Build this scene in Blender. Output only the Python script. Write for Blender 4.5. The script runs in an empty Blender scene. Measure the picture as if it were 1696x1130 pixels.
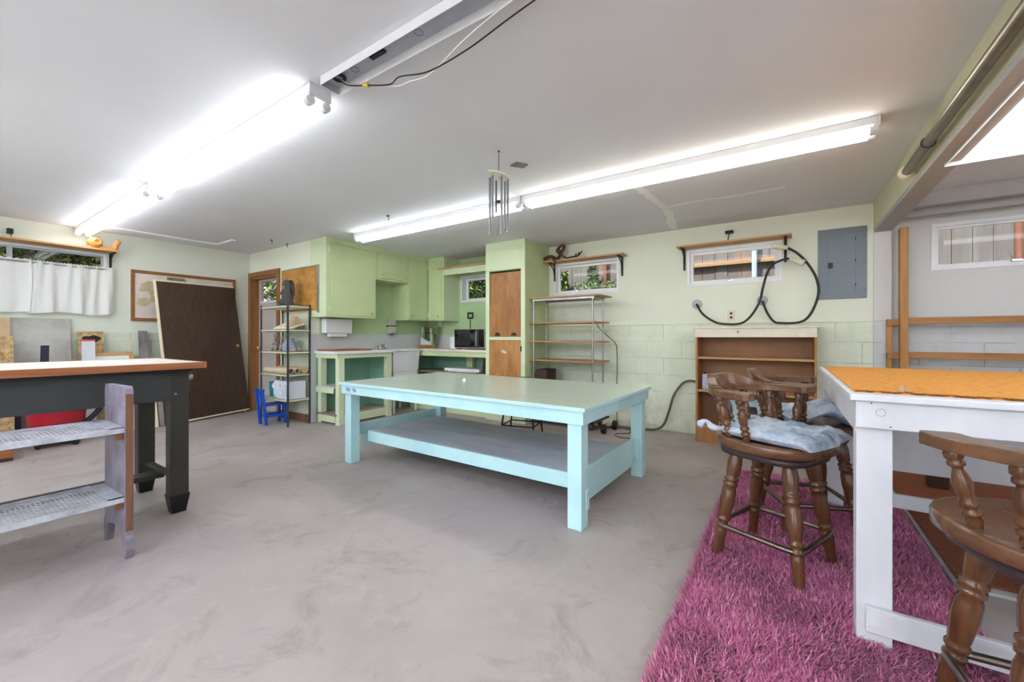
import bpy, math, random
import numpy as np
from mathutils import Vector, Matrix, Euler
PI = math.pi
random.seed(7)
SC = bpy.context.scene
COL = SC.collection

# ---------------------------------------------------------------- camera
cam_data = bpy.data.cameras.new('camera'); cam = bpy.data.objects.new('camera', cam_data); COL.objects.link(cam)
cam_data.sensor_fit = 'HORIZONTAL'; cam_data.sensor_width = 36.0
cam_data.lens = 679.0 / 1696.0 * 36.0
cam_data.shift_y = -7.0 / 1696.0
cam_data.clip_start = 0.02
cam.location = (0, 0, 1.12); cam.rotation_euler = (PI / 2, 0, math.radians(33.7))
SC.camera = cam
# ---------------------------------------------------------------- world, sun, exposure
SC.view_settings.view_transform = 'Standard'; SC.view_settings.look = 'None'
SC.view_settings.gamma = 1.0; SC.view_settings.use_curve_mapping = False
SC.view_settings.exposure = 1.95
TUBE_EMIT = 3.0; FILL_EMIT = 8.0
w = bpy.data.worlds.new('sky'); SC.world = w; w.use_nodes = True
bg = w.node_tree.nodes['Background']; bg.inputs[0].default_value = (0.86, 0.93, 1.0, 1); bg.inputs[1].default_value = 1.0
sd = bpy.data.lights.new('sun', 'SUN'); sd.energy = 3.2; sd.angle = math.radians(3); sd.color = (1, 0.95, 0.86)
sun = bpy.data.objects.new('sun', sd); COL.objects.link(sun); sun.rotation_euler = Euler((math.radians(32), 0, math.radians(-18)))

# ---------------------------------------------------------------- materials
def lin(c):
    def f(v):
        v = v / 255.0
        return v / 12.92 if v <= 0.04045 else ((v + 0.055) / 1.055) ** 2.4
    return (f(c[0]), f(c[1]), f(c[2]), 1)

class NT:
    def __init__(s, name):
        s.m = bpy.data.materials.new(name); s.m.use_nodes = True
        s.t = s.m.node_tree; s.b = s.t.nodes['Principled BSDF']; s.out = s.t.nodes['Material Output']
        s.co = None
    def n(s, ty, **kw):
        nd = s.t.nodes.new(ty)
        for k, v in kw.items(): setattr(nd, k, v)
        return nd
    def l(s, a, b): s.t.links.new(a, b)
    def coord(s, scale=(1, 1, 1), loc=(0, 0, 0)):
        if s.co is None: s.co = s.n('ShaderNodeTexCoord')
        mp = s.n('ShaderNodeMapping'); mp.inputs['Scale'].default_value = scale; mp.inputs['Location'].default_value = loc
        s.l(s.co.outputs['Object'], mp.inputs[0]); return mp.outputs[0]
    def noise(s, scale, detail=4, rough=0.55, stretch=(1, 1, 1), dist=0.0, loc=(0, 0, 0)):
        nd = s.n('ShaderNodeTexNoise'); nd.inputs['Scale'].default_value = scale; nd.inputs['Detail'].default_value = detail
        nd.inputs['Roughness'].default_value = rough; nd.inputs['Distortion'].default_value = dist
        s.l(s.coord(stretch, loc), nd.inputs['Vector']); return nd.outputs[0]
    def ramp(s, fac, stops):
        r = s.n('ShaderNodeValToRGB'); e = r.color_ramp.elements
        e[0].position, e[0].color = stops[0]; e[1].position, e[1].color = stops[-1]
        for p, c in stops[1:-1]:
            x = e.new(p); x.color = c
        s.l(fac, r.inputs[0]); return r.outputs[0]
    def mix(s, fac, a, b, mode='MIX'):
        m = s.n('ShaderNodeMix', data_type='RGBA', blend_type=mode)
        for i, v in ((0, fac), (6, a), (7, b)):
            if isinstance(v, (int, float)): m.inputs[i].default_value = v
            elif isinstance(v, tuple): m.inputs[i].default_value = v
            else: s.l(v, m.inputs[i])
        return m.outputs[2]
    def bump(s, h, strength=0.2, dist=0.01):
        b = s.n('ShaderNodeBump'); b.inputs['Strength'].default_value = strength; b.inputs['Distance'].default_value = dist
        s.l(h, b.inputs['Height']); s.l(b.outputs[0], s.b.inputs['Normal'])
    def base(s, c):
        if isinstance(c, tuple): s.b.inputs['Base Color'].default_value = c
        else: s.l(c, s.b.inputs['Base Color'])

G0, G1 = (0, 0, 0, 1), (1, 1, 1, 1)
def scal(c, k): return tuple(min(1, v * k) for v in c[:3]) + (1,)
def paint(name, c, rough=0.55, var=0.10, scale=6, bump=0.05, metallic=0.0, c2=None, stretch=(1, 1, 1), lo=0.35, hi=0.68, spec=0.4):
    s = NT(name); a = lin(c); b = lin(c2) if c2 else scal(a, 1 - var)
    f = s.noise(scale, 5, 0.6, stretch)
    f = s.ramp(f, [(lo, G0), (hi, G1)])
    s.base(s.mix(f, a, b)); s.b.inputs['Roughness'].default_value = rough; s.b.inputs['Metallic'].default_value = metallic
    s.b.inputs['Specular IOR Level'].default_value = spec
    if bump: s.bump(s.noise(scale * 9, 3, 0.6, stretch), bump, 0.004)
    return s.m
def wood(name, c1, c2, axis=0, rough=0.4, grain=22, dark=None, spec=0.4, bump=0.08, stretchk=0.06):
    s = NT(name); st = [1, 1, 1]; st[axis] = stretchk
    f = s.noise(grain, 6, 0.65, tuple(st), 0.6)
    g = s.noise(grain * 4, 3, 0.5, tuple(st))
    col = s.mix(s.ramp(f, [(0.3, G0), (0.7, G1)]), lin(c1), lin(c2))
    dk = lin(dark) if dark else scal(lin(c2), 0.55)
    col = s.mix(s.ramp(g, [(0.52, G0), (0.8, (0.55, 0.55, 0.55, 1))]), col, dk)
    s.base(col); s.b.inputs['Roughness'].default_value = rough; s.b.inputs['Specular IOR Level'].default_value = spec
    s.bump(g, bump, 0.002); return s.m
def emit(name, c, k):
    s = NT(name); s.base(lin(c)); s.b.inputs['Emission Color'].default_value = lin(c); s.b.inputs['Emission Strength'].default_value = k
    return s.m
def metal(name, c, rough=0.3, var=0.15): return paint(name, c, rough, var, 12, 0.03, 1.0)

def wallpaint(name, c, blockc, axis, zsplit=1.27, zoff=0.0):
    """painted wall: smooth above zsplit, painted concrete blocks below it"""
    s = NT(name)
    if s.co is None: s.co = s.n('ShaderNodeTexCoord')
    sep = s.n('ShaderNodeSeparateXYZ'); s.l(s.co.outputs['Object'], sep.inputs[0])
    cb = s.n('ShaderNodeCombineXYZ'); s.l(sep.outputs[axis], cb.inputs[0])
    ad = s.n('ShaderNodeMath', operation='ADD'); s.l(sep.outputs[2], ad.inputs[0]); ad.inputs[1].default_value = 0.2031 * 10 - 1.27 + zoff
    s.l(ad.outputs[0], cb.inputs[1])
    br = s.n('ShaderNodeTexBrick'); s.l(cb.outputs[0], br.inputs['Vector']); br.offset = 0.5
    br.inputs['Scale'].default_value = 1.0; br.inputs['Brick Width'].default_value = 0.405; br.inputs['Row Height'].default_value = 0.2031
    br.inputs['Mortar Size'].default_value = 0.005; br.inputs['Mortar Smooth'].default_value = 0.6
    br.inputs['Color1'].default_value = G1; br.inputs['Color2'].default_value = G1; br.inputs['Mortar'].default_value = G0
    low = s.n('ShaderNodeMath', operation='LESS_THAN'); s.l(sep.outputs[2], low.inputs[0]); low.inputs[1].default_value = zsplit
    big = s.ramp(s.noise(1.3, 4, 0.6), [(0.3, G0), (0.75, G1)])
    up = s.mix(big, lin(c), scal(lin(c), 0.93))
    fine = s.ramp(s.noise(7, 6, 0.7), [(0.45, G0), (0.72, G1)])
    lo = s.mix(fine, lin(blockc), scal(lin(blockc), 0.88))
    mo = s.mix(s.ramp(s.noise(3.1, 3, 0.6), [(0.45, G0), (0.62, G1)]), lin(blockc), scal(lin(blockc), 0.62))
    lo = s.mix(br.outputs['Fac'], lo, mo)
    # rising grime near the slab with its own ragged shape
    mr = s.n('ShaderNodeMapRange'); s.l(sep.outputs[2], mr.inputs[0]); mr.inputs[1].default_value = 0.0; mr.inputs[2].default_value = 0.5
    mr.inputs[3].default_value = 0.42; mr.inputs[4].default_value = 0.0
    g2 = s.ramp(s.noise(9, 5, 0.7), [(0.45, G0), (0.7, G1)])
    mm = s.n('ShaderNodeMath', operation='MULTIPLY'); s.l(mr.outputs[0], mm.inputs[0]); s.l(g2, mm.inputs[1])
    lo = s.mix(mm.outputs[0], lo, lin((120, 112, 92)))
    s.base(s.mix(low.outputs[0], up, lo))
    h = s.n('ShaderNodeMath', operation='MULTIPLY'); s.l(br.outputs['Fac'], h.inputs[0]); s.l(low.outputs[0], h.inputs[1])
    h2 = s.n('ShaderNodeMath', operation='MULTIPLY_ADD'); s.l(s.noise(60, 3), h2.inputs[0]); h2.inputs[1].default_value = 0.25
    h3 = s.n('ShaderNodeMath', operation='MULTIPLY'); s.l(h.outputs[0], h3.inputs[0]); h3.inputs[1].default_value = -1.0
    s.l(h3.outputs[0], h2.inputs[2]); s.bump(h2.outputs[0], 0.45, 0.006)
    s.b.inputs['Roughness'].default_value = 0.6; s.b.inputs['Specular IOR Level'].default_value = 0.3
    return s.m

def floor_mat():
    s = NT('concrete_slab')
    n1 = s.ramp(s.noise(0.9, 6, 0.65, dist=0.5), [(0.32, G0), (0.68, G1)])
    c = s.mix(n1, lin((182, 173, 168)), lin((163, 153, 148)))
    n2 = s.ramp(s.noise(2.6, 8, 0.75, dist=1.0), [(0.52, G0), (0.72, (0.75, 0.75, 0.75, 1))])
    c = s.mix(n2, c, lin((138, 127, 122)))
    n4 = s.ramp(s.noise(4.5, 8, 0.8, loc=(7, 3, 0)), [(0.55, G0), (0.72, (0.4, 0.4, 0.4, 1))])
    c = s.mix(n4, c, lin((196, 190, 186)))
    n5 = s.ramp(s.noise(0.7, 2, 0.4, loc=(2, 9, 0)), [(0.5, G0), (0.75, (0.3, 0.3, 0.3, 1))])
    c = s.mix(n5, c, lin((168, 146, 160)))
    n3 = s.ramp(s.noise(23, 4, 0.7), [(0.71, G0), (0.76, (0.7, 0.7, 0.7, 1))])
    c = s.mix(n3, c, lin((78, 70, 64)))
    # hairline cracks
    vo = s.n('ShaderNodeTexVoronoi', feature='DISTANCE_TO_EDGE'); vo.inputs['Scale'].default_value = 0.55
    nz = s.n('ShaderNodeTexNoise'); nz.inputs['Scale'].default_value = 3.0; nz.inputs['Detail'].default_value = 6
    s.l(s.coord(), nz.inputs['Vector'])
    va = s.n('ShaderNodeVectorMath', operation='MULTIPLY_ADD'); s.l(nz.outputs[1], va.inputs[0]); va.inputs[1].default_value = (0.5, 0.5, 0.5)
    s.l(s.coord(), va.inputs[2]); s.l(va.outputs[0], vo.inputs['Vector'])
    ck = s.ramp(vo.outputs[0], [(0.0, (0.35, 0.35, 0.35, 1)), (0.004, G0)])
    msk = s.ramp(s.noise(1.5, 2, loc=(5, 5, 1)), [(0.5, G0), (0.58, G1)])
    c = s.mix(s.mix(1.0, ck, msk, 'MULTIPLY'), c, lin((96, 84, 78)))
    s.base(c)
    s.l(s.ramp(s.noise(2.2, 5), [(0.3, (0.42, 0.42, 0.42, 1)), (0.7, (0.68, 0.68, 0.68, 1))]), s.b.inputs['Roughness'])
    s.b.inputs['Specular IOR Level'].default_value = 0.35
    s.bump(s.noise(30, 6, 0.7), 0.12, 0.004)
    return s.m

def glass_mat():
    s = NT('window_glass'); t = s.n('ShaderNodeBsdfTransparent'); g = s.n('ShaderNodeBsdfGlossy'); g.inputs['Roughness'].default_value = 0.03
    mx = s.n('ShaderNodeMixShader'); mx.inputs[0].default_value = 0.01
    s.l(t.outputs[0], mx.inputs[1]); s.l(g.outputs[0], mx.inputs[2]); s.l(mx.outputs[0], s.out.inputs[0]); return s.m
def cloth_mat():
    s = NT('curtain_cotton'); d = s.n('ShaderNodeBsdfDiffuse'); t = s.n('ShaderNodeBsdfTranslucent')
    f = s.ramp(s.noise(90, 3), [(0.3, lin((248, 247, 244))), (0.7, lin((238, 237, 232)))])
    s.l(f, d.inputs[0]); s.l(f, t.inputs[0]); mx = s.n('ShaderNodeMixShader'); mx.inputs[0].default_value = 0.28
    s.l(d.outputs[0], mx.inputs[1]); s.l(t.outputs[0], mx.inputs[2]); s.l(mx.outputs[0], s.out.inputs[0]); return s.m
def fence_mat():
    s = NT('weathered_fence'); f = s.noise(9, 6, 0.7, (1, 1, 0.08), 0.5)
    c = s.mix(s.ramp(f, [(0.3, G0), (0.7, G1)]), lin((104, 101, 99)), lin((70, 67, 66)))
    g = s.ramp(s.noise(3.0, 3, 0.6, (1.6, 1, 0.1)), [(0.52, G0), (0.66, (0.8, 0.8, 0.8, 1))])
    s.base(s.mix(g, c, lin((116, 96, 80)))); s.b.inputs['Roughness'].default_value = 0.9; return s.m
def plank_board(name, c1, c2):
    """butcher-block like ply face: blocks of slightly different tone"""
    s = NT(name); br = s.n('ShaderNodeTexBrick'); mp_ = s.coord((1, 1, 1)); mp_.node.inputs['Rotation'].default_value = (PI / 2, 0, PI / 2 * 0); s.l(mp_, br.inputs['Vector'])
    br.inputs['Scale'].default_value = 5; br.inputs['Color1'].default_value = lin(c1); br.inputs['Color2'].default_value = lin(c2)
    br.inputs['Mortar'].default_value = lin(c2); br.inputs['Mortar Size'].default_value = 0.0
    f = s.ramp(s.noise(5, 5, 0.7), [(0.5, G0), (0.8, (0.6, 0.6, 0.6, 1))])
    s.base(s.mix(f, br.outputs[0], lin((140, 92, 40)))); s.b.inputs['Roughness'].default_value = 0.5; return s.m

M = dict(
    ceiling=paint('ceiling_plaster', (233, 234, 238), 0.85, 0.04, 1.2, 0.10, spec=0.15),
    ceil_patch=paint('spackle', (255, 255, 255), 0.8, 0.05, 9, 0.2),
    wall_left=wallpaint('wall_left_paint', (222, 226, 210), (212, 217, 196), 1, 1.17),
    wall_back=wallpaint('wall_back_paint', (228, 230, 212), (222, 228, 206), 0),
    wall_door=wallpaint('wall_door_paint', (236, 238, 218), (216, 222, 202), 0, 1.17),
    wall_gray=wallpaint('garage_wall_paint', (216, 214, 212), (206, 206, 206), 0),
    kitchen=paint('kitchen_green_wall', (184, 208, 158), 0.45, 0.06, 3),
    cabinet=paint('cabinet_green_paint', (204, 220, 168), 0.42, 0.07, 4, 0.06),
    cabinet_pale=paint('cabinet_pale_green', (216, 228, 190), 0.45, 0.06, 4, 0.06),
    teal_in=paint('interior_teal_paint', (132, 176, 156), 0.55, 0.15, 5),
    splash=paint('grey_white_backsplash', (206, 206, 206), 0.5, 0.05, 5),
    floor=floor_mat(),
    beam_olive=paint('beam_olive_paint', (214, 210, 178), 0.6, 0.06, 3),
    beam_gray=paint('beam_gray_paint', (184, 182, 180), 0.7, 0.08, 5),
    white=paint('white_enamel', (236, 236, 238), 0.4, 0.04, 6, 0.04),
    white_worn=paint('worn_white_paint', (222, 222, 226), 0.5, 0.1, 5, 0.10, c2=(206, 206, 211), stretch=(1, 1, 0.3)),
    white_metal=paint('white_fixture_metal', (222, 222, 224), 0.4, 0.06, 14, 0.02),
    gray_metal=paint('gray_fixture_metal', (178, 180, 190), 0.4, 0.10, 10, 0.02),
    tube=emit('lit_tube', (246, 249, 253), TUBE_EMIT),
    tube_fill=emit('added_fill_tube', (234, 244, 255), FILL_EMIT),  # stronger tubes for the added fill lights out of view
    tube_warm=emit('lit_tube_warm', (255, 250, 238), TUBE_EMIT * 0.9),
    glass=glass_mat(),
    chrome=metal('chrome', (210, 210, 212), 0.15), steel=metal('galvanised_steel', (168, 170, 172), 0.35, 0.3),
    chime=metal('aluminium_chime', (150, 150, 153), 0.4),
    dark_steel=paint('dark_gray_steel', (92, 96, 102), 0.45, 0.25, 20, 0.02, 0.5),
    brass=paint('brass', (232, 194, 104), 0.35, 0.1, 12, 0.02, 0.6), ring_brass=metal('worn_brass_footrest', (138, 124, 112), 0.32, 0.3),
    black=paint('black_paint', (22, 22, 23), 0.4, 0.3, 10), iron=paint('black_iron', (34, 31, 30), 0.5, 0.3, 15, 0.05),
    rubber=paint('black_rubber_cable', (40, 41, 38), 0.5, 0.2, 10),
    wood_trim=wood('door_trim_wood', (162, 112, 66), (134, 86, 46), 2, 0.45),
    wood_frame_h=wood('frame_wood', (158, 104, 62), (128, 80, 44), 1, 0.45),
    shelf_pine=wood('shelf_pine', (214, 170, 116), (188, 136, 82), 1, 0.5), shelf_pine_x=wood('shelf_pine_x', (214, 172, 122), (190, 140, 88), 0, 0.5),
    oakply=wood('shelf_particle_wood', (188, 146, 96), (160, 116, 68), 0, 0.5),
    bookwood=wood('bookcase_wood', (178, 128, 78), (148, 100, 56), 2, 0.5),
    bookback=paint('hardboard_back', (160, 114, 80), 0.6, 0.14, 8, 0.05), bookshelf=wood('bookcase_shelf', (196, 150, 100), (168, 122, 76), 0, 0.5),
    doorply=wood('stained_ply', (186, 132, 78), (142, 94, 50), 2, 0.4, 7, stretchk=.25), doorply2=wood('stained_ply_light', (206, 150, 92), (160, 106, 58), 2, 0.4, 6, stretchk=.25),
    walnut=wood('dark_walnut_laminate', (86, 66, 52), (62, 46, 36), 2, 0.42, 60, (44, 32, 25)),
    cream=paint('cream_edge', (232, 220, 190), 0.6, 0.06, 8),
    mint=paint('mint_paint', (196, 232, 234), 0.38, 0.09, 4, 0.07, c2=(180, 220, 225)),
    mint_top=paint('mint_table_top', (192, 204, 186), 0.20, 0.1, 3, 0.03, c2=(184, 200, 190), stretch=(0.4, 2, 1), spec=0.5),
    shelf_gray=paint('lavender_gray_shelf', (200, 203, 216), 0.5, 0.1, 4, c2=(180, 183, 196), stretch=(0.4, 2, 1)),
    char=paint('charcoal_paint', (62, 64, 64), 0.45, 0.15, 6, 0.05), char2=paint('charcoal_paint_olive', (58, 57, 50), 0.5, 0.2, 6, 0.05),
    worktop_edge=wood('worktop_edge_wood', (168, 106, 66), (138, 82, 48), 1, 0.5), worktop=paint('worktop_white', (226, 216, 206), 0.4, 0.06, 5),
    plank=paint('painted_plank_purple_gray', (146, 140, 156), 0.6, 0.2, 6, 0.15, c2=(104, 90, 98)), plank_edge=wood('plank_edge', (134, 96, 74), (108, 72, 54), 2, 0.6),
    mesh=paint('whitewashed_mesh_steel', (206, 208, 216), 0.5, 0.15, 14, 0.05, c2=(160, 160, 168)),
    darkoak=wood('stool_oak', (112, 72, 44), (80, 50, 31), 2, 0.22, 14, (44, 27, 18), 0.6), seatoak=wood('stool_oak_flat', (120, 82, 54), (88, 58, 38), 0, 0.25, 12, (52, 33, 22), 0.6),
    vinyl=paint('dark_brown_swivel', (64, 50, 52), 0.35, 0.15, 6),
    denim=paint('faded_denim', (196, 204, 214), 0.9, 0.2, 11, 0.8, c2=(128, 152, 182), lo=0.44, hi=0.66),
    orange=paint('orange_felt_cloth', (224, 158, 72), 0.95, 0.16, 40, 0.4, c2=(200, 132, 52)), rust=paint('rust_carpet', (150, 88, 60), 1.0, 0.3, 90, 0.8, c2=(116, 64, 42)),
    rustpad=paint('carpet_pad', (196, 194, 190), 0.9, 0.1, 10), orange_edge=paint('frayed_edge', (150, 84, 44), 1, 0.5, 60, 0.6),
    pine=wood('yellow_pine_stud', (196, 144, 84), (168, 116, 62), 2, 0.55), pine_x=wood('yellow_pine_rail', (186, 134, 80), (152, 102, 56), 0, 0.55),
    panel=paint('gray_panel_steel', (118, 128, 138), 0.4, 0.06, 8, 0.03), ivory=paint('ivory_plastic', (222, 214, 190), 0.4, 0.04),
    cork=paint('pinned_paper', (226, 212, 200), 0.9, 0.08, 3, 0.1, c2=(204, 190, 176)),
    sepia=paint('sepia_paper', (206, 190, 152), 0.9, 0.25, 14), photo_dark=paint('dark_photo', (88, 84, 66), 0.5, 0.5, 22, c2=(150, 150, 120)), photo_blue=paint('blue_photo', (124, 146, 168), 0.5, 0.5, 20, c2=(226, 226, 220)),
    terracotta=paint('ochre_terracotta', (222, 158, 88), 0.7, 0.12, 12, 0.15), holes=paint('shell_holes', (96, 58, 26), 0.8, 0.1),
    stone_dark=paint('dark_gray_stone', (86, 84, 86), 0.8, 0.3, 18, 0.6), stone=paint('weathered_stone', (178, 170, 162), 0.85, 0.3, 25, 0.6, c2=(118, 110, 104)),
    sheet=paint('brushed_sheet_metal', (176, 174, 168), 0.38, 0.14, 4, 0.04, 0.55, c2=(150, 146, 136)), cardboard=paint('cardboard_tan', (200, 170, 132), 0.8, 0.12, 12), osb=paint('stained_particle_board', (206, 178, 132), 0.8, 0.3, 26, 0.2, c2=(150, 112, 70)),
    osb_black=paint('black_paint_blot', (44, 38, 40), 0.7, 0.3, 12), red=paint('red_plastic', (178, 36, 52), 0.4, 0.1), pinkred=paint('faded_red_board', (206, 74, 56), 0.6, 0.1), navy=paint('navy_plastic', (34, 40, 58), 0.4, 0.2),
    magenta=paint('magenta_plastic', (160, 34, 86), 0.5, 0.1), drift=paint('weathered_driftwood', (156, 146, 146), 0.9, 0.3, 10, 0.5, c2=(110, 102, 104), stretch=(1, 1, 0.2)),
    blue=paint('blue_toy_paint', (24, 82, 196), 0.4, 0.1, 6), teal=paint('teal_tin', (20, 128, 142), 0.4, 0.1), paper=paint('paper_white', (236, 234, 228), 0.8, 0.04), box=paint('printed_box', (214, 218, 228), 0.7, 0.06), print_gray=paint('box_print', (110, 118, 140), 0.7, 0.2, 60),
    tubecard=paint('cardboard_tube', (214, 196, 168), 0.75, 0.08), tubein=paint('tube_inside', (120, 92, 64), 0.9, 0.1), envelope=paint('cream_envelope', (236, 226, 200), 0.8, 0.05),
    plastic_blue=paint('translucent_blue_plastic', (150, 162, 186), 0.3, 0.1), unit_shelf=paint('pale_lime_enamel', (222, 226, 196), 0.45, 0.05),
    plaque=plank_board('parquet_board', (206, 152, 74), (182, 126, 54)), silver=metal('silver_frame', (196, 196, 196), 0.3),
    soapg=paint('soap_beige', (196, 194, 172), 0.4, 0.05), darkglass=paint('black_glass', (12, 12, 14), 0.06, 0.2, 3, 0, spec=0.9), mirror=metal('mirror', (230, 232, 232), 0.02, 0.02),
    rope=paint('dark_hose_coil', (72, 54, 44), 0.8, 0.3, 30, 0.4), branch=paint('twisted_grapevine', (92, 66, 50), 0.8, 0.4, 20, 0.5),
    maroon=paint('dark_maroon_board', (74, 52, 48), 0.7, 0.2), wheel=paint('gray_rubber_wheel', (92, 88, 84), 0.6, 0.2), hose=paint('olive_hose', (96, 92, 72), 0.6, 0.15), cordb=paint('brown_cord', (70, 52, 40), 0.6, 0.1),
    curtain=cloth_mat(), fence=fence_mat(), fencerail=paint('fence_rail', (146, 118, 84), 0.9, 0.2, 6), leaf1=paint('leaf_green', (112, 140, 66), 0.6, 0.3, 3, 0), leaf2=paint('leaf_yellow_green', (196, 194, 110), 0.6, 0.3, 3, 0), leaf3=paint('leaf_dark', (50, 72, 38), 0.6, 0.3, 3, 0),
    ground=paint('dry_soil', (128, 116, 96), 0.95, 0.3, 4, 0.4), pipe_blue=paint('pale_downpipe', (150, 166, 178), 0.5, 0.06), pipe_rust=paint('rusty_downpipe', (112, 70, 54), 0.7, 0.2),
    doorgray=paint('gray_door_paint', (196, 184, 178), 0.5, 0.05, 4), ext_siding=paint('exterior_siding', (170, 160, 150), 0.8, 0.1), tile=paint('light_green_tile', (190, 208, 200), 0.6, 0.1),
    bs_white=paint('bookcase_white_top', (232, 222, 206), 0.5, 0.07, 4, c2=(214, 200, 182)), can=paint('can_print', (210, 210, 220), 0.4, 0.3, 60, c2=(120, 120, 140)), purple=paint('purple_spray_smudge', (150, 150, 214), 0.6, 0.1), yellow=paint('yellow_wire_nut', (226, 190, 50), 0.4, 0.05),
    pipe=metal('grey_conduit', (150, 142, 130), 0.35, 0.15), darkwood=wood('dark_feet_wood', (74, 46, 30), (50, 30, 20), 2, 0.5), pale_blue=paint('pale_blue_plastic', (186, 208, 214), 0.45, 0.08), bench_cream=paint('cream_painted_board', (226, 216, 184), 0.7, 0.06),
    scrape=paint('spilled_plaster', (232, 232, 230), 0.8, 0.05), dirty=paint('dirty_shelf', (170, 162, 148), 0.8, 0.3, 5, 0.2, c2=(120, 108, 94)), seam=paint('shadow_seam', (150, 178, 118), 0.6, 0.05),
)

# ---------------------------------------------------------------- mesh builder
class MB:
    def __init__(s): s.v = []; s.f = []; s.sm = []
    def add(s, verts, faces, smooth=False, mtx=None):
        o = len(s.v)
        for p in verts:
            p = Vector(p)
            s.v.append(tuple(mtx @ p) if mtx is not None else tuple(p))
        for f in faces: s.f.append([i + o for i in f]); s.sm.append(smooth)
        return s
    def box(s, a, b, mtx=None):
        x0, y0, z0 = [min(p, q) for p, q in zip(a, b)]; x1, y1, z1 = [max(p, q) for p, q in zip(a, b)]
        return s.add([(x0, y0, z0), (x1, y0, z0), (x1, y1, z0), (x0, y1, z0), (x0, y0, z1), (x1, y0, z1), (x1, y1, z1), (x0, y1, z1)],
                     [(0, 3, 2, 1), (4, 5, 6, 7), (0, 1, 5, 4), (1, 2, 6, 5), (2, 3, 7, 6), (3, 0, 4, 7)], False, mtx)
    def hexa(s, p): # 8 points, bottom 4 ccw then top 4
        return s.add(p, [(0, 3, 2, 1), (4, 5, 6, 7), (0, 1, 5, 4), (1, 2, 6, 5), (2, 3, 7, 6), (3, 0, 4, 7)])
    def slab(s, q, t): # quad of 4 points thickened by t along its normal
        q = [Vector(p) for p in q]; n = (q[1] - q[0]).cross(q[3] - q[0]).normalized() * t
        return s.hexa([*q, *[p + n for p in q]])
    def prism(s, poly, h0, h1, axis=2, mtx=None): # polygon in the two other axes extruded along axis
        n = len(poly); vs = []
        for h in (h0, h1):
            for p in poly:
                c = [p[0], p[1]]; c.insert(axis, h); vs.append(tuple(c))
        fs = [list(range(n))[::-1], list(range(n, 2 * n))] + [(i, (i + 1) % n, n + (i + 1) % n, n + i) for i in range(n)]
        return s.add(vs, fs, False, mtx)
    def tube(s, pts, r, seg=8, closed=False, cap=True):
        pts = [Vector(p) for p in pts]; n = len(pts); rs = r if isinstance(r, (list, tuple)) else [r] * n
        vs = []; up = None
        for i, p in enumerate(pts):
            a = pts[(i - 1) % n] if (closed or i) else p; b = pts[(i + 1) % n] if (closed or i < n - 1) else p
            t = (b - a).normalized()
            if up is None:
                up = Vector((0, 0, 1)) if abs(t.z) < 0.9 else Vector((1, 0, 0))
            u = t.cross(up)
            if u.length < 1e-4: u = t.cross(Vector((0, 1, 0)))
            u.normalize(); w_ = u.cross(t).normalized(); up = w_
            for k in range(seg):
                an = 2 * PI * k / seg; vs.append(p + (u * math.cos(an) + w_ * math.sin(an)) * rs[i])
        fs = []
        for i in range(n if closed else n - 1):
            j = (i + 1) % n
            for k in range(seg): fs.append((i * seg + k, i * seg + (k + 1) % seg, j * seg + (k + 1) % seg, j * seg + k))
        s.add(vs, fs, True)
        if cap and not closed:
            s.add(vs[:seg], [tuple(range(seg))]); s.add(vs[-seg:], [tuple(range(seg))[::-1]])
        return s
    def lathe(s, prof, a=(0, 0, 0), b=(0, 0, 1), seg=16): # prof: (t along a->b 0..1, radius)
        a = Vector(a); b = Vector(b); t = (b - a).normalized(); u = t.orthogonal().normalized(); w_ = t.cross(u); L = (b - a).length
        vs = []
        for q, r in prof:
            for k in range(seg):
                an = 2 * PI * k / seg; vs.append(a + t * (q * L) + (u * math.cos(an) + w_ * math.sin(an)) * r)
        n = len(prof); fs = [(i * seg + k, i * seg + (k + 1) % seg, (i + 1) * seg + (k + 1) % seg, (i + 1) * seg + k) for i in range(n - 1) for k in range(seg)]
        s.add(vs, fs, True); s.add(vs[:seg], [tuple(range(seg))[::-1]]); s.add(vs[-seg:], [tuple(range(seg))]); return s
    def ell(s, c, r, seg=14, rings=9, mtx=None, fn=None):
        vs = []
        for i in range(rings + 1):
            th = PI * i / rings
            for k in range(seg):
                ph = 2 * PI * k / seg; d = Vector((math.sin(th) * math.cos(ph), math.sin(th) * math.sin(ph), math.cos(th)))
                p = Vector((c[0] + r[0] * d.x, c[1] + r[1] * d.y, c[2] + r[2] * d.z))
                vs.append(fn(p, d) if fn else p)
        fs = [(i * seg + k, (i + 1) * seg + k, (i + 1) * seg + (k + 1) % seg, i * seg + (k + 1) % seg) for i in range(rings) for k in range(seg)]
        return s.add(vs, fs, True, mtx)
    def disc(s, c, r, n=(0, 0, 1), h=0.002, seg=20):
        n = Vector(n).normalized(); c = Vector(c); return s.lathe([(0, r), (1, r)], c, c + n * h, seg)
    def build(s, name, m, parent=None, bevel=0.0, seg=2):
        me = bpy.data.meshes.new(name); me.from_pydata(s.v, [], s.f); me.polygons.foreach_set('use_smooth', s.sm); me.update()
        ob = bpy.data.objects.new(name, me); COL.objects.link(ob)
        me.materials.append(M[m] if isinstance(m, str) else m)
        if parent is not None: ob.parent = parent
        if bevel:
            bv = ob.modifiers.new('bevel', 'BEVEL'); bv.width = bevel; bv.segments = seg; bv.limit_method = 'ANGLE'; bv.angle_limit = math.radians(50)
        return ob

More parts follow.
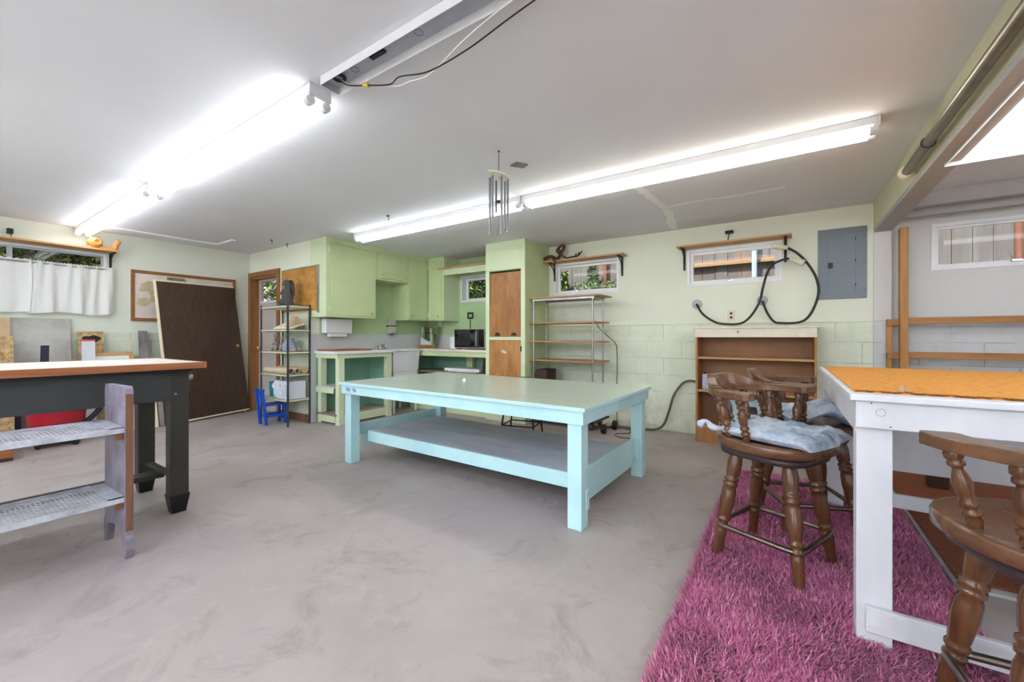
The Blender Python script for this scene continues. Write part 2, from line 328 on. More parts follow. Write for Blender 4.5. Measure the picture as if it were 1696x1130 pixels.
def tag(o, label=None, cat=None, group=None, kind=None):
    if label: o['label'] = label
    if cat: o['category'] = cat
    if group: o['group'] = group
    if kind: o['kind'] = kind
    return o
def thing(name, label, cat, loc=(0, 0, 0), rz=0.0, group=None):
    o = bpy.data.objects.new(name, None); COL.objects.link(o); o.empty_display_size = 0.05
    o.location = loc; o.rotation_euler = (0, 0, rz); return tag(o, label, cat, group)
def struct(name, mb, m, parent=None, bevel=0.0):
    o = mb.build(name, m, parent, bevel)
    if parent is None: o['kind'] = 'structure'
    return o
def copy_tree(o, parent=None):
    kids = list(o.children); c = o.copy(); COL.objects.link(c)
    if parent is not None: c.parent = parent
    for k in kids: copy_tree(k, c)
    return c
def smooth_path(pts, n=8):
    pts = [Vector(p) for p in pts]; P = [pts[0] * 2 - pts[1]] + pts + [pts[-1] * 2 - pts[-2]]; out = []
    for i in range(1, len(P) - 2):
        for k in range(n):
            t = k / n; a, b, c, d = P[i - 1], P[i], P[i + 1], P[i + 2]
            out.append(0.5 * ((2 * b) + (c - a) * t + (2 * a - 5 * b + 4 * c - d) * t * t + (3 * b - a - 3 * c + d) * t ** 3))
    out.append(pts[-1]); return out

# ================================================================ SETTING
XL, YB, YD, ZC = -6.82, 5.10, 2.99, 2.38      # left wall, back wall, door wall, ceiling
XK = -5.15                                     # kitchen side wall
def holed(axis, const, th, u0, u1, z0, z1, holes):
    """wall slab with rectangular holes. axis 0: runs along X at Y=const..const+th ; axis 1: along Y at X=const..const+th"""
    us = sorted({u0, u1, *[h[0] for h in holes], *[h[1] for h in holes]}); zs = sorted({z0, z1, *[h[2] for h in holes], *[h[3] for h in holes]})
    mb = MB()
    for i in range(len(us) - 1):
        for j in range(len(zs) - 1):
            um, zm = (us[i] + us[i + 1]) / 2, (zs[j] + zs[j + 1]) / 2
            if any(h[0] < um < h[1] and h[2] < zm < h[3] for h in holes): continue
            if axis == 0: mb.box((us[i], const, zs[j]), (us[i + 1], const + th, zs[j + 1]))
            else: mb.box((const, us[i], zs[j]), (const + th, us[i + 1], zs[j + 1]))
    return mb
struct('floor', MB().box((-7.2, -4.2, -0.1), (4.2, 5.4, 0)), 'floor')
struct('ceiling', MB().box((-7.2, -4.2, ZC), (0.69, 5.4, ZC + 0.1)), 'ceiling')
WL = (-0.55, 1.40, 1.62, 2.115)
struct('wall_left', holed(1, XL, -0.2, -4.2, YD + .2, 0, ZC, [WL]), 'wall_left')
DO = (-6.74, -5.98, 0.0, 2.02)
struct('wall_door', holed(0, YD, 0.12, XL, XK, 0, ZC, [DO]), 'wall_door')
struct('wall_kitchen', MB().box((XK - 0.12, YD + .12, 0), (XK, YB + .2, ZC)), 'kitchen')
W1, W2, W3, W4 = (-2.69, -1.76, 1.70, 2.13), (-0.95, -0.03, 1.70, 2.12), (-4.40, -3.42, 1.68, 2.10), (1.09, 2.35, 1.715, 2.13)
struct('wall_back', holed(0, YB, 0.2, -3.2, 0.69, 0, ZC, [W1, W2]), 'wall_back')
struct('wall_kitchen_back', holed(0, YB, 0.2, XK, -3.2, 0, ZC, [W3]), 'kitchen')
struct('wall_garage_back', holed(0, YB + .06, 0.2, 0.69, 4.2, 0, ZC, [W4]), 'wall_gray')
struct('trim_corner_post', MB().box((0.69, YB - .015, 0), (0.815, YB + .06, 2.13)), 'wall_gray')
struct('wall_right', MB().box((4.0, -4.2, 0), (4.2, 5.36, ZC)), 'wall_gray')
struct('wall_front', holed(0, -4.2, 0.15, -7.2, 4.2, 0, ZC, [(0.9, 3.7, 0.0, 2.15), (-3.2, -0.4, 0, 2.2)]), 'wall_left')  # both openings are out of view, added to let daylight fill the room
# ledge where the block wall stands a little proud of the upper wall
struct('trim_block_ledge', MB().box((-2.76, YB - .012, 1.262), (0.69, YB, 1.27)), 'wall_back')
# beam between the workshop and the garage bay: painted face with grey underside
bm_ = struct('trim_beam', MB().box((0.69, -4.1, 2.13), (0.705, YB, ZC)), 'beam_olive')
tag(struct('beam_core', MB().box((0.692, -4.1, 2.10), (0.815, YB + .05, ZC)), 'beam_gray', bm_))
struct('ceiling_garage', MB().box((0.815, -4.2, 2.345), (4.0, 5.3, 2.44)), 'white')
struct('trim_joist', MB().box((0.83, 3.985, 2.315), (4.0, 4.05, 2.345)).box((0.83, 4.80, 2.235), (4.0, 4.83, 2.345)).box((0.83, 4.80, 2.225), (4.0, 4.86, 2.24)).box((0.83, 4.98, 2.19), (4.0, 5.0, 2.345)).box((0.83, 4.98, 2.18), (4.0, 5.03, 2.195)), 'beam_gray', None, 0.002)
struct('trim_dark_gap', MB().box((0.84, 3.52, 2.325), (3.9, 3.98, 2.343)), 'char')  # charcoal sheet painted in for the shade of a ceiling gap
# ceiling spackle and loose trim strip
def ragged(pts, wd):
    mb = MB(); L = smooth_path([(*p, 0) for p in pts], 6); a = []; b = []
    for i, p in enumerate(L):
        t = (L[min(i + 1, len(L) - 1)] - L[max(i - 1, 0)]).normalized(); n = Vector((-t.y, t.x, 0)); k = wd * (0.6 + 0.8 * random.random())
        a.append((p + n * k).to_tuple()[:2]); b.append((p - n * k * 0.8).to_tuple()[:2])
    mb.prism(a + b[::-1], ZC - .0012, ZC - .0002); return mb
struct('trim_spackle', ragged([(-1.03, 3.45), (-1.0, 3.9), (-0.98, 4.3), (-1.05, 4.8), (-1.08, 5.05)], 0.045), 'ceil_patch')
struct('trim_spackle_seam', ragged([(-0.97, 4.16), (-0.7, 4.12), (-0.35, 4.15), (0.0, 4.14)], 0.022), 'ceil_patch')
struct('trim_ceiling_strip', MB().box((-6.46, 1.31, ZC - .014), (-6.40, 2.395, ZC)).box((-6.46, 2.395, ZC - .014), (-5.95, 2.44, ZC)), 'ceil_patch')

def window(name, axis, const, u0, u1, z0, z1, depth=0.09, mull=None, frame=0.03, sash=0.035):
    """frame lining, sash and pane set into a wall hole; const is the wall face, depth goes outward"""
    sg = 1 if axis == 0 else -1
    def B(mb, ua, ub, da, db, za, zb):
        if axis == 0: mb.box((ua, const + da, za), (ub, const + db, zb))
        else: mb.box((const - da, ua, za), (const - db, ub, zb))
    f = MB(); t = frame; y0, y1 = -0.008, depth + .03
    B(f, u0, u1, y0, y1, z0, z0 + t); B(f, u0, u1, y0, y1, z1 - t, z1); B(f, u0, u0 + t, y0, y1, z0 + t, z1 - t); B(f, u1 - t, u1, y0, y1, z0 + t, z1 - t)
    fr = struct(name, f, 'white')
    s = MB(); e = sash; q0, q1 = depth - .03, depth
    us = [(u0 + t, u1 - t)] if mull is None else [(u0 + t, mull), (mull, u1 - t)]
    for a, b in us:
        B(s, a, b, q0, q1, z0 + t, z0 + t + e); B(s, a, b, q0, q1, z1 - t - e, z1 - t); B(s, a, a + e, q0, q1, z0 + t + e, z1 - t - e); B(s, b - e, b, q0, q1, z0 + t + e, z1 - t - e)
    s.build('sash', 'gray_metal' if axis == 1 else 'white', fr, 0.002)
    g = MB(); B(g, u0 + t, u1 - t, depth - .016, depth - .012, z0 + t, z1 - t); g.build('pane', 'glass', fr)
    return fr
w1 = window('window_1', 1, XL, *WL, depth=0.05, mull=0.66, frame=0.022, sash=0.02)
w2 = window('window_2', 0, YB, *W1, frame=0.028, sash=0.03)
w3 = window('window_3', 0, YB, *W2, depth=0.05, frame=0.028, sash=0.035)
w4 = window('window_4', 0, YB, *W3, depth=0.13, frame=0.03)
w5 = window('window_5', 0, YB + .06, *W4, depth=0.05, frame=0.03, sash=0.02)
for w_, x, y, z in ((w3, -0.50, YB + .01, 1.742), (w5, 1.60, YB + .06, 1.757), (w2, -2.36, YB + .05, 1.745)):
    MB().box((x - .03, y - .012, z - .008), (x + .03, y + .012, z + .01)).tube([(x, y - .005, z), (x - .035, y - .02, z + .03), (x - .06, y - .022, z + .085)], 0.004, 6).build('window_latch', 'silver', w_, 0.002)

# entry door in the door wall
dt = MB(); a, b, z = -6.82, -5.91, 2.085
dt.box((a, YD - .022, 0), (a + .075, YD, z)).box((b - .075, YD - .022, 0), (b, YD, z)).box((a + .075, YD - .022, z - .07), (b - .075, YD, z))
d1 = struct('door_1', dt, 'wood_trim', None, 0.003)
MB().box((-6.755, YD, 0), (-6.72, YD + .14, 2.02)).box((-6.0, YD, 0), (-5.965, YD + .14, 2.02)).box((-6.72, YD, 1.985), (-6.0, YD + .14, 2.02)).build('jamb', 'wood_trim', d1)
lf = holed(0, YD + .09, 0.04, -6.72, -6.0, 0.01, 1.985, [(-6.66, -6.06, 1.66, 1.955)]).build('door_leaf', 'doorgray', d1)
MB().box((-6.66, YD + .085, 1.63), (-6.06, YD + .09, 1.66)).build('glazing_bead', 'white', lf)
MB().box((-6.66, YD + .108, 1.66), (-6.06, YD + .112, 1.955)).build('pane', 'glass', lf)
MB().lathe([(0, .012), (.5, .012), (.55, .026), (.9, .028), (1, .012)], (-6.66, YD + .09, .95), (-6.66, YD + .03, .95)).build('door_knob', 'brass', lf)

# ================================================================ OUTDOORS
struct('ground_bounce', MB().box((-14, -16, -.12), (9, -4.2, -.01)), 'rustpad')  # unseen pale ground added to bounce sunlight up to the ceiling
struct('ground_outside', MB().box((-14, 5.3, -0.12), (9, 12, 1.2)).box((-14, -4.2, -.12), (-7.2, 5.3, 1.1)), 'ground')
fence = thing('board_fence', 'tall weathered board fence standing outside the back windows', 'fence', (0, 0, 0))
fb = MB(); x = -6.0
while x < 5.5:
    wd = 0.135 + random.random() * 0.02; fb.box((x, 6.05 + random.random() * .01, 1.15), (x + wd, 6.075, 3.3)); x += wd + 0.005
fb.box((-6, 6.08, 1.15), (5.5, 6.10, 3.25))
fb.build('fence_boards', 'fence', fence)
MB().box((-1.6, 6.0, 2.06), (0.4, 6.05, 2.11)).build('fence_rail', 'fencerail', fence)
tag(MB().tube([(-0.32, 5.9, 1.1), (-0.32, 5.9, 3.0)], 0.03, 10).build('downpipe', 'pipe_blue'), 'pale blue downpipe outside the window above the bookcase', 'pipe')
tag(MB().tube([(1.93, 5.9, 1.1), (1.93, 5.9, 3.0)], 0.035, 10).build('downpipe', 'pipe_blue'), 'pale blue downpipe in front of the fence in the garage bay window', 'pipe')
tag(MB().tube([(1.84, 5.9, 1.1), (1.84, 5.9, 3.0)], 0.028, 10).build('downpipe', 'pipe_rust'), 'rusty brown downpipe in front of the fence in the garage bay window', 'pipe')
tag(MB().tube([(-2.28, 5.98, 1.1), (-2.28, 5.98, 3.0)], 0.03, 10).build('downpipe', 'pipe_rust'), 'rusty brown downpipe against the fence behind the plants', 'pipe')
def leaves(name, label, boxes, n, mats, size, cat='shrub'):
    for k, m in enumerate(mats):
        mb = MB()
        for _ in range(n // len(mats)):
            bx = random.choice(boxes); p = Vector([random.uniform(bx[0][i], bx[1][i]) for i in range(3)])
            R = Euler((random.uniform(-1.2, 1.2), random.uniform(-1.2, 1.2), random.uniform(0, 6.3))).to_matrix(); s_ = size * random.uniform(.6, 1.4)
            pts = [(-1, 0, 0), (-.4, .32, .1), (.4, .3, .1), (1, 0, -.1), (.4, -.3, .1), (-.4, -.32, .1)]
            mb.add([p + R @ (Vector(q) * s_) for q in pts], [(0, 1, 2, 3, 4, 5)])
        if k == 0: root = tag(mb.build(name, m), label, cat, None, 'stuff')
        else: mb.build('foliage', m, root)
    return root
leaves('hedge', 'leafy green and yellow hedge outside the curtained window', [((-8.0, -1.2, 1.0), (-7.35, 2.6, 3.4))], 15000, ['leaf1', 'leaf2', 'leaf3'], 0.05, 'hedge')
MB().box((-8.9, -1.5, 1.0), (-8.1, 2.8, 3.5)).build('foliage', 'leaf1', [o for o in bpy.data.objects if o.name == 'hedge'][0])
leaves('vine', 'green leafy vine growing in front of the fence behind the tall shelf', [((-3.2, 5.75, 1.3), (-1.9, 5.95, 1.90)), ((-2.7, 5.75, 1.8), (-2.0, 5.95, 1.95)), ((-3.0, 5.85, 1.8), (-2.88, 5.95, 2.15)), ((-2.52, 5.85, 1.8), (-2.38, 5.95, 2.22))], 1400, ['leaf1', 'leaf3'], 0.03, 'plant')
leaves('bush', 'dark green bush outside the small window over the microwave', [((-5.2, 5.7, 1.2), (-3.2, 6.0, 3.2))], 5000, ['leaf3', 'leaf1'], 0.045, 'bush')
leaves('shrub', 'silvery green shrub seen through the glass of the entry door', [((-9.5, 3.9, 1.2), (-5.6, 4.9, 3.4))], 6000, ['leaf1', 'drift'], 0.09, 'shrub')


# ================================================================ LIGHTS (fluorescent fixtures, tubes are the lamps)
def strip_light(label, x0, x1, y, cool='tube', group='eight foot fluorescent strips on the ceiling'):
    L = x1 - x0; t = thing('fluorescent_light', label, 'ceiling light', (x0, y, ZC), 0, group)
    h = MB().box((.0125, -.055, -.045), (L - .0125, .055, -.001)).box((0, -.058, -.06), (.012, .058, -.001)).box((L - .012, -.058, -.06), (L, .058, -.001)); h.build('housing', 'white_metal', t, 0.002)
    for yy in (-.042, .042):
        MB().tube([(.045, yy, -.078), (L - .045, yy, -.078)], 0.019, 12).build('fluorescent_tube', cool, t)
        for xx in (.018, L - .018):
            s_ = MB().box((xx - .012 , yy - .012, -.08), (xx + .012, yy + .012, -.045)); d = 1 if xx < 1 else -1
            s_.lathe([(0, .022), (.2, .024), (1, .024)], (xx - d * .005, yy, -.078), (xx + d * .03, yy, -.078), 12); s_.build('lamp_socket', 'white_metal', t, 0.001)
    return t
strip_light('lit twin tube strip light nearest the curtained window, far half of the left row', -6.76, -4.36, 1.185)
strip_light('lit twin tube strip light ending beside the empty channel and hanging wires', -4.35, -1.95, 1.185)
strip_light('lit twin tube strip light above the green cabinets, left of the wind chime', -4.38, -1.97, 3.145)
strip_light('warmer lit twin tube strip light right of the wind chime', -1.96, 0.45, 3.145, 'tube_warm')
for y_, w_ in ((-0.75, 'second'), (-2.3, 'third'), (-3.6, 'rearmost')):  # invented rows out of view, added as fill for the room
    strip_light('added unseen twin tube fill light behind the camera, %s row, near the left wall' % w_, -5.6, -3.2, y_, 'tube_fill')
    strip_light('added unseen twin tube fill light behind the camera, %s row, near the beam' % w_, -2.4, 0.0, y_, 'tube_fill')
t = thing('light_channel', 'empty white steel light channel with no tubes and wires hanging out', 'light fixture', (-1.87, 1.185, ZC))
MB().box((0, -.048, -.008), (2.3, .048, -.001)).box((0, -.048, -.042), (.003, .048, -.008)).build('channel_back', 'gray_metal', t)
MB().box((0, -.051, -.043), (2.3, -.0485, -.001)).build('side_flange', 'white_metal', t)
MB().prism([(.0485, -.001), (.051, -.001), (.054, -.046), (.0515, -.046)], 0, 2.3, 0).build('side_flange', 'white_metal', t)
MB().box((.33, -.02, -.02), (.42, .0, -.009)).build('knockout_plate', 'black', t)
MB().tube([(.09 + .028 * math.cos(a), -.01 + .028 * math.sin(a), -.018) for a in [k * PI / 6 for k in range(12)]], 0.007, 6, True).build('cable_clamp', 'black', t)
for k, x in enumerate((.2, .62, 1.0)): MB().tube([(x + .018 * math.cos(a), .0 + .018 * math.sin(a), -.013) for a in [k * PI / 8 for k in range(16)]], 0.0012, 4, True).build('knockout', 'dark_steel', t)
tag(MB().tube(smooth_path([(-1.79, 1.18, 2.36), (-1.74, 1.20, 2.325), (-1.66, 1.225, 2.31), (-1.52, 1.26, 2.285), (-1.46, 1.27, 2.305), (-1.32, 1.31, 2.30), (-1.1, 1.31, 2.31), (-.9, 1.285, 2.32), (-.78, 1.27, 2.325), (-.5, 1.25, 2.35)]), 0.0032, 6).build('electrical_wire', 'black'), 'loose black wire hanging from the empty light channel', 'wire')
wn = tag(MB().tube(smooth_path([(-1.785, 1.185, 2.36), (-1.72, 1.215, 2.32), (-1.65, 1.23, 2.31), (-1.50, 1.28, 2.28), (-1.42, 1.285, 2.275), (-1.32, 1.32, 2.295), (-1.1, 1.28, 2.325), (-.9, 1.24, 2.33), (-.6, 1.21, 2.35)]), 0.003, 6).build('electrical_wire', 'paper'), 'loose white wire hanging from the empty light channel', 'wire')
MB().lathe([(0, .005), (.5, .010), (1, .012)], (-1.665, 1.222, 2.312), (-1.635, 1.232, 2.307), 8).build('wire_nut', 'yellow', wn)
# shop light in the garage bay
t = thing('shop_light', 'wide white two tube shop light with reflector hanging in the garage bay', 'ceiling light', (0.90, 3.28, 2.10))
r = MB().prism([(-.15, 0), (-.15, -.012), (-.055, .055), (.055, .055), (.15, -.012), (.15, 0), (.06, .065), (-.06, .065)], -2.35, 0, 1); r.build('reflector', 'white', t)
MB().prism([(-.152, -.02), (.152, -.02), (.152, .01), (.06, .068), (-.06, .068), (-.152, .01)], 0, .012, 1).build('end_plate', 'white', t)
for xx in (-.07, .07): MB().tube([(xx, -2.3, .012), (xx, -.02, .012)], 0.019, 12).build('fluorescent_tube', 'tube', t)
for yy in (-.3, -2.0): MB().tube([(0, yy, .06), (0, yy, .245)], 0.003, 5).build('hanger', 'steel', t)

for yy_, lb_ in ((3.3, 'added unseen twin tube fill light over the right part of the garage bay'), (0.9, 'added unseen twin tube fill light on the garage bay ceiling beside the camera'), (-1.6, 'added unseen twin tube fill light at the rear of the garage bay')):  # invented strips out of view, added to brighten bay wall and ceiling
    strip_light(lb_, 1.55, 3.95, yy_, 'tube' if yy_ > 3 else 'tube_fill').location.z = 2.345
# conduit on the beam
t = thing('conduit_pipe', 'long grey pipe running along the olive beam', 'pipe', (0.645, 3.58, 2.175))
MB().tube([(0, 0, 0), (0, -7, 0)], 0.026, 14).build('pipe', 'pipe', t)
MB().lathe([(0, .034), (.3, .042), (1, .043)], (0, -.01, 0), (0, .02, 0)).build('flange', 'ivory', t)
MB().tube([(.030 * math.cos(a), -.48, .030 * math.sin(a)) for a in [k * PI / 8 for k in range(16)]], .003, 5, True).build('strap', 'iron', t)

# wind chime
t = thing('wind_chime', 'silver tube wind chime hanging from the ceiling on a thin cord', 'wind chime', (-1.615, 2.26, ZC))
MB().lathe([(0, .006), (1, .004)], (0, 0, 0), (0, 0, -.012), 8).build('ceiling_hook', 'iron', t)
MB().tube([(0, 0, -.01), (.004, 0, -.08), (0, 0, -.15)], 0.0012, 5).tube([(0, 0, -.01), (-.004, 0, -.08), (0, 0, -.15)], 0.0012, 5).build('cord', 'iron', t)
mx = Matrix.Translation((0, 0, -.16)) @ Euler((math.radians(-4), math.radians(17), 0)).to_matrix().to_4x4()
MB().add([mx @ Vector((.078 * math.cos(a), .078 * math.sin(a), h)) for h in (0, -.008) for a in [2 * PI * k / 24 for k in range(24)]], [list(range(24)), list(range(24, 48))[::-1]] + [(i, i + 24, (i + 1) % 24 + 24, (i + 1) % 24) for i in range(24)]).build('top_plate', 'ivory', t)
for k, ln in enumerate((.36, .33, .22, .39, .28, .38)):
    a = 2 * PI * k / 6 + .4; px, py = .062 * math.cos(a), .062 * math.sin(a); zt = -.19 - .2 * px
    MB().tube([(px, py, zt), (px, py, zt - ln)], 0.0085, 10).tube([(px, py, zt + .02), (px, py, zt)], .0012, 4).build('chime_tube', 'chime', t)
MB().tube([(0, 0, -.17), (0, 0, -.52), (-.03, 0, -.60)], 0.0012, 4).lathe([(0, .022), (1, .022)], (0, 0, -.34), (0, 0, -.35), 12).build('striker', 'dark_steel', t)
tag(MB().prism([(-1.678, 2.49), (-1.622, 2.578), (-1.56, 2.55), (-1.61, 2.47)], ZC - .01, ZC - .0005).build('ceiling_plate', 'drift'), 'small square grille on the ceiling beside the wind chime', 'grille')
for (x, y, lb) in ((-5.56, 2.70, 'black ceiling hook nearest the entry door'), (-5.62, 2.93, 'black ceiling hook close to the door wall, nearest the green cabinets'), (-3.44, 2.83, 'lone black ceiling hook by the strip light above the green cabinets')):
    tag(MB().box((x - .012, y - .012, ZC - .008), (x + .012, y + .012, ZC)).tube(smooth_path([(x, y, ZC), (x + .004, y, ZC - .02), (x + .018, y, ZC - .03), (x + .012, y, ZC - .045), (x - .006, y, ZC - .042)], 4), .0035, 6).build('ceiling_hook', 'iron'), lb, 'hook')

# ================================================================ LEFT WALL ITEMS
def bracket_x(name, label, y, z, xw):     # on the left wall
    t = thing(name, label, 'shelf bracket', (xw, y, z))
    MB().box((0, -.012, -.20), (.01, .012, 0)).box((0, -.012, -.012), (.17, .012, 0)).build('bracket_arm', 'iron', t, .001)
    MB().tube([(.008, 0, -.15), (.04, 0, -.06), (.14, 0, -.012)], 0.007, 6).build('brace', 'iron', t); return t
tag(MB().box((XL + .002, -0.7, 2.125), (-6.60, 1.47, 2.145)).build('wall_shelf', 'shelf_pine', None, .003), 'long pine shelf above the curtained window', 'shelf')
bracket_x('shelf_bracket', 'black iron bracket at the right end of the shelf above the curtained window', 1.435, 2.125, XL + .001)
tag(MB().tube([(XL + .055, -.65, 1.925), (XL + .055, 1.44, 1.925)], 0.008, 8).tube([(XL + .055, 1.44, 1.925), (XL + .003, 1.44, 1.925)], .006, 6).build('curtain_rod', 'steel'), 'thin curtain rod across the wide left window', 'curtain rod')
# curtain: two pleated panels
def curtain(label, y0, y1, z0, z1, seed):
    rd = random.Random(seed); ny, nz = 130, 26; V = []; F = []; ph = [rd.uniform(0, 6) for _ in range(6)]
    for j in range(nz + 1):
        v = j / nz
        for i in range(ny + 1):
            u = i / ny; y = y0 + (y1 - y0) * u; am = .012 + .018 * v
            d = am * (math.sin(u * 38 + ph[0] + 1.2 * math.sin(v * 2 + ph[3])) * .55 + math.sin(u * 61 + ph[1]) * .3 * (1 - v * .6) + math.sin(u * 17 + ph[2]) * .6)
            if v < .08: d += .005 * math.sin(u * 260)
            z = z1 - (z1 - z0) * v + .012 * math.sin(u * 9 + ph[4]) * v + (.006 * math.sin(u * 170) if j == 0 else 0)
            V.append((XL + .055 + d + (.015 * v), y + .015 * math.sin(v * 3 + u * 20) * v, z))
    for j in range(nz):
        for i in range(ny): a = j * (ny + 1) + i; F.append((a, a + 1, a + ny + 2, a + ny + 1))
    o = MB().add(V, F, True).build('curtain', 'curtain'); return tag(o, label, 'curtain', None)
curtain('white gathered cafe curtain, left panel running out of the picture', -0.66, 0.80, 1.39, 1.955, 3)
curtain('white gathered cafe curtain, right panel ending beside the black bracket', 0.76, 1.455, 1.385, 1.95, 5)
# snail
t = thing('snail_figurine', 'ochre pottery snail with a pierced shell on the pine shelf', 'figurine', (-6.68, 1.33, 2.145))
MB().tube(smooth_path([(0, -.12, .012), (0, -.04, .02), (0, .06, .018), (0, .11, .02), (0, .125, .05), (.0, .13, .085), (0, .145, .105)]), [0.012 + .012 * min(1, i / 12) for i in range(49)], 10).ell((0, .148, .11), (.02, .026, .02)).build('snail_body', 'terracotta', t)
for s_ in (-.012, .012): MB().tube([(s_, .14, .12), (s_ * 1.3, .138, .145)], .004, 6).ell((s_ * 1.3, .138, .147), (.006, .006, .006), 8, 6).build('tentacle', 'terracotta', t)
MB().lathe([(0, .02), (.06, .05), (.25, .066), (.6, .062), (.9, .045), (1, .02)], (-.045, -.06, .07), (.055, -.045, .075), 20).tube([(.06, -.045 + .03 * math.cos(a), .075 + .03 * math.sin(a)) for a in [k * PI / 6 for k in range(12)]], .012, 8, True).build('shell', 'terracotta', t)
hs = MB()
for k in range(14):
    a = k * 2.4; q = .3 + .4 * (k % 3) / 3; hs.ell((-.045 + .1 * q, -.055 + .064 * math.cos(a), .072 + .064 * math.sin(a)), (.007, .006, .006), 8, 5)
hs.build('shell_hole', 'holes', t)
t = thing('power_adapter', 'small black plug adapter high on the wall above the curtained window', 'adapter', (XL, 0.66, 2.23))
MB().box((.001, -.025, -.025), (.05, .02, .03)).build('adapter_body', 'black', t, .004); MB().tube([(.03, 0, -.02), (.035, .015, -.085)], .004, 6).build('cord', 'black', t)
t = thing('power_adapter', 'small black plug adapter above the pine shelf over the bookcase window', 'adapter', (-0.509, YB, 2.27))
MB().box((-.045, -.04, -.015), (.035, -.001, .018)).build('adapter_body', 'black', t, .004); MB().tube([(-.005, -.03, -.01), (-.02, -.04, -.115)], .005, 6).build('cord', 'black', t)
# pinboard
t = thing('pinboard', 'wood framed pinboard with pinned papers behind the dark sliding door', 'board', (XL, 1.62, 1.32))
W_, H_ = 1.17, .645
MB().box((.001, .03, .03), (.012, W_ - .03, H_ - .03)).build('paper_backing', 'cork', t)
MB().box((.001, 0, 0), (.022, W_, .04)).box((.001, 0, H_ - .04), (.022, W_, H_)).box((.001, 0, .04), (.022, .035, H_ - .04)).box((.001, W_ - .035, .04), (.022, W_, H_ - .04)).build('frame', 'wood_frame_h', t, .003)
def clip(nm, m, pts, d=.0135): MB().prism(pts, .0122, d, 0).build(nm, m, t)
clip('pinned_map', 'sepia', [(.08, .38), (.10, .47), (.17, .52), (.25, .50), (.29, .42), (.24, .36), (.19, .33), (.16, .38)])
clip('pinned_cutting', 'sepia', [(.05, .22), (.07, .29), (.16, .30), (.19, .22), (.15, .19), (.08, .19)])
clip('pinned_cutting', 'sepia', [(.17, .26), (.20, .34), (.24, .33), (.25, .25), (.20, .24)], .0145)
clip('pinned_photo', 'photo_dark', [(.36, .47), (.36, .59), (.55, .59), (.62, .48)])
clip('pinned_photo', 'photo_blue', [(.78, .50), (.90, .55), (1.05, .55), (1.10, .51)])
# dark bypass doors leaning on the wall
t = thing('sliding_door', 'dark walnut brown sliding door panel with brass pulls leaning on the wall', 'door panel', (0, 0, 0))
q = [Vector(p) for p in ((-6.44, 1.905, .035), (-6.73, 2.93, .045), (-6.775, 2.70, 1.83), (-6.60, 1.87, 1.825))]
q[2] = Vector((-6.77, 2.74, 1.83)); q[3] = Vector((-6.62, 1.80, 1.82))
MB().slab([q[0], q[1], q[2], q[3]], .03).build('door_skin', 'walnut', t)
n = (q[1] - q[0]).cross(q[3] - q[0]).normalized()
def onq(u, v, off=.0305):
    return q[0].lerp(q[1], u).lerp(q[3].lerp(q[2], u), v) + n * off
for u, v in ((.13, .50), (.94, .53)):
    MB().lathe([(0, .026), (.6, .028), (.8, .024), (1, .010)], onq(u, v, .028), onq(u, v, .036), 18).build('finger_pull', 'brass', t)
MB().slab([onq(.525, 0.005, .0303), onq(.530, 0.005, .0303), onq(.530, .995, .0303), onq(.525, .995, .0303)], .0006).build('panel_seam', 'plank_edge', t)
MB().slab([onq(0, -.012, 0), onq(1, -.012, 0), onq(1, 0, 0), onq(0, 0, 0)], .032).build('bottom_edge', 'cream', t)
MB().slab([onq(0, 1, -.02), onq(1, 1, -.02), onq(1, 1.014, -.02), onq(0, 1.014, -.02)], .045).build('top_edge', 'cream', t)
MB().slab([onq(-.012, 0, -.01), onq(0, 0, -.01), onq(0, 1, -.01), onq(-.012, 1, -.01)], .038).build('side_edge', 'cream', t)
MB().tube([onq(.93, -.005, .0) - Vector((0, 0, .03)), onq(.93, -.02, .03) - Vector((0, 0, .0))], .012, 8).build('roller', 'silver', t)
# leaning boards behind the black bench: name, label, y0,y1,ztop, x at bottom, x at top, thickness
def lean(nm, label, y0, y1, zt, xb, xt, m, th=.012, cat='board', zb=0.0, skew=0.0):
    o = MB().slab([(xb, y0, zb), (xb, y1, zb), (xt, y1 + skew, zt), (xt, y0 + skew, zt)], th).build(nm, m, None, .001); return tag(o, label, cat)
lean('sheet_metal', 'large grey brushed metal sheet leaning on the wall under the curtain', .655, 1.095, 1.325, -6.62, -6.80, 'sheet', .003, 'metal sheet')
lean('hardboard_panel', 'brown hardboard panel at the left edge of the picture, leaning on the metal sheet', .10, .655, 1.32, -6.54, -6.77, 'cardboard', .008)
lean('stained_board', 'upper stone-speckled offcut at the left edge in front of the hardboard panel', .25, .66, 1.12, -6.50, -6.60, 'osb', .02, 'board', .0)
b = lean('particle_board', 'stained particle board with a black paint blot under the curtain end', 1.15, 1.365, 1.18, -6.62, -6.79, 'osb', .012)
bp = []
for k in range(24):
    a = k * PI / 12; yy = 1.265 + .078 * math.cos(a) * (1 + .12 * math.sin(3 * a)); zz = 1.095 + .040 * math.sin(a) * (1 + .2 * math.cos(5 * a)); bp.append((-6.62 - .17 * zz / 1.18 + .0136, yy, zz))
MB().add(bp, [list(range(24))]).build('paint_blot', 'osb_black', b)
b = lean('shelf_offcut', 'white board with a red top edge leaning in front of the particle board', 1.16, 1.27, 1.07, -6.58, -6.66, 'white_worn', .012, 'board', 0, 0.0)
MB().slab([(-6.66, 1.16, 1.071), (-6.66, 1.27, 1.071), (-6.662, 1.27, 1.088), (-6.662, 1.16, 1.088)], .013).build('red_edge', 'pinkred', b)
t = thing('picture_frame', 'wooden frame around a whitish panel, leaning beside the white and red board', 'frame', (0, 0, 0))
MB().slab([(-6.50, 1.26, .3), (-6.50, 1.58, .3), (-6.70, 1.58, .895), (-6.70, 1.26, .895)], .006).build('panel', 'paper', t)
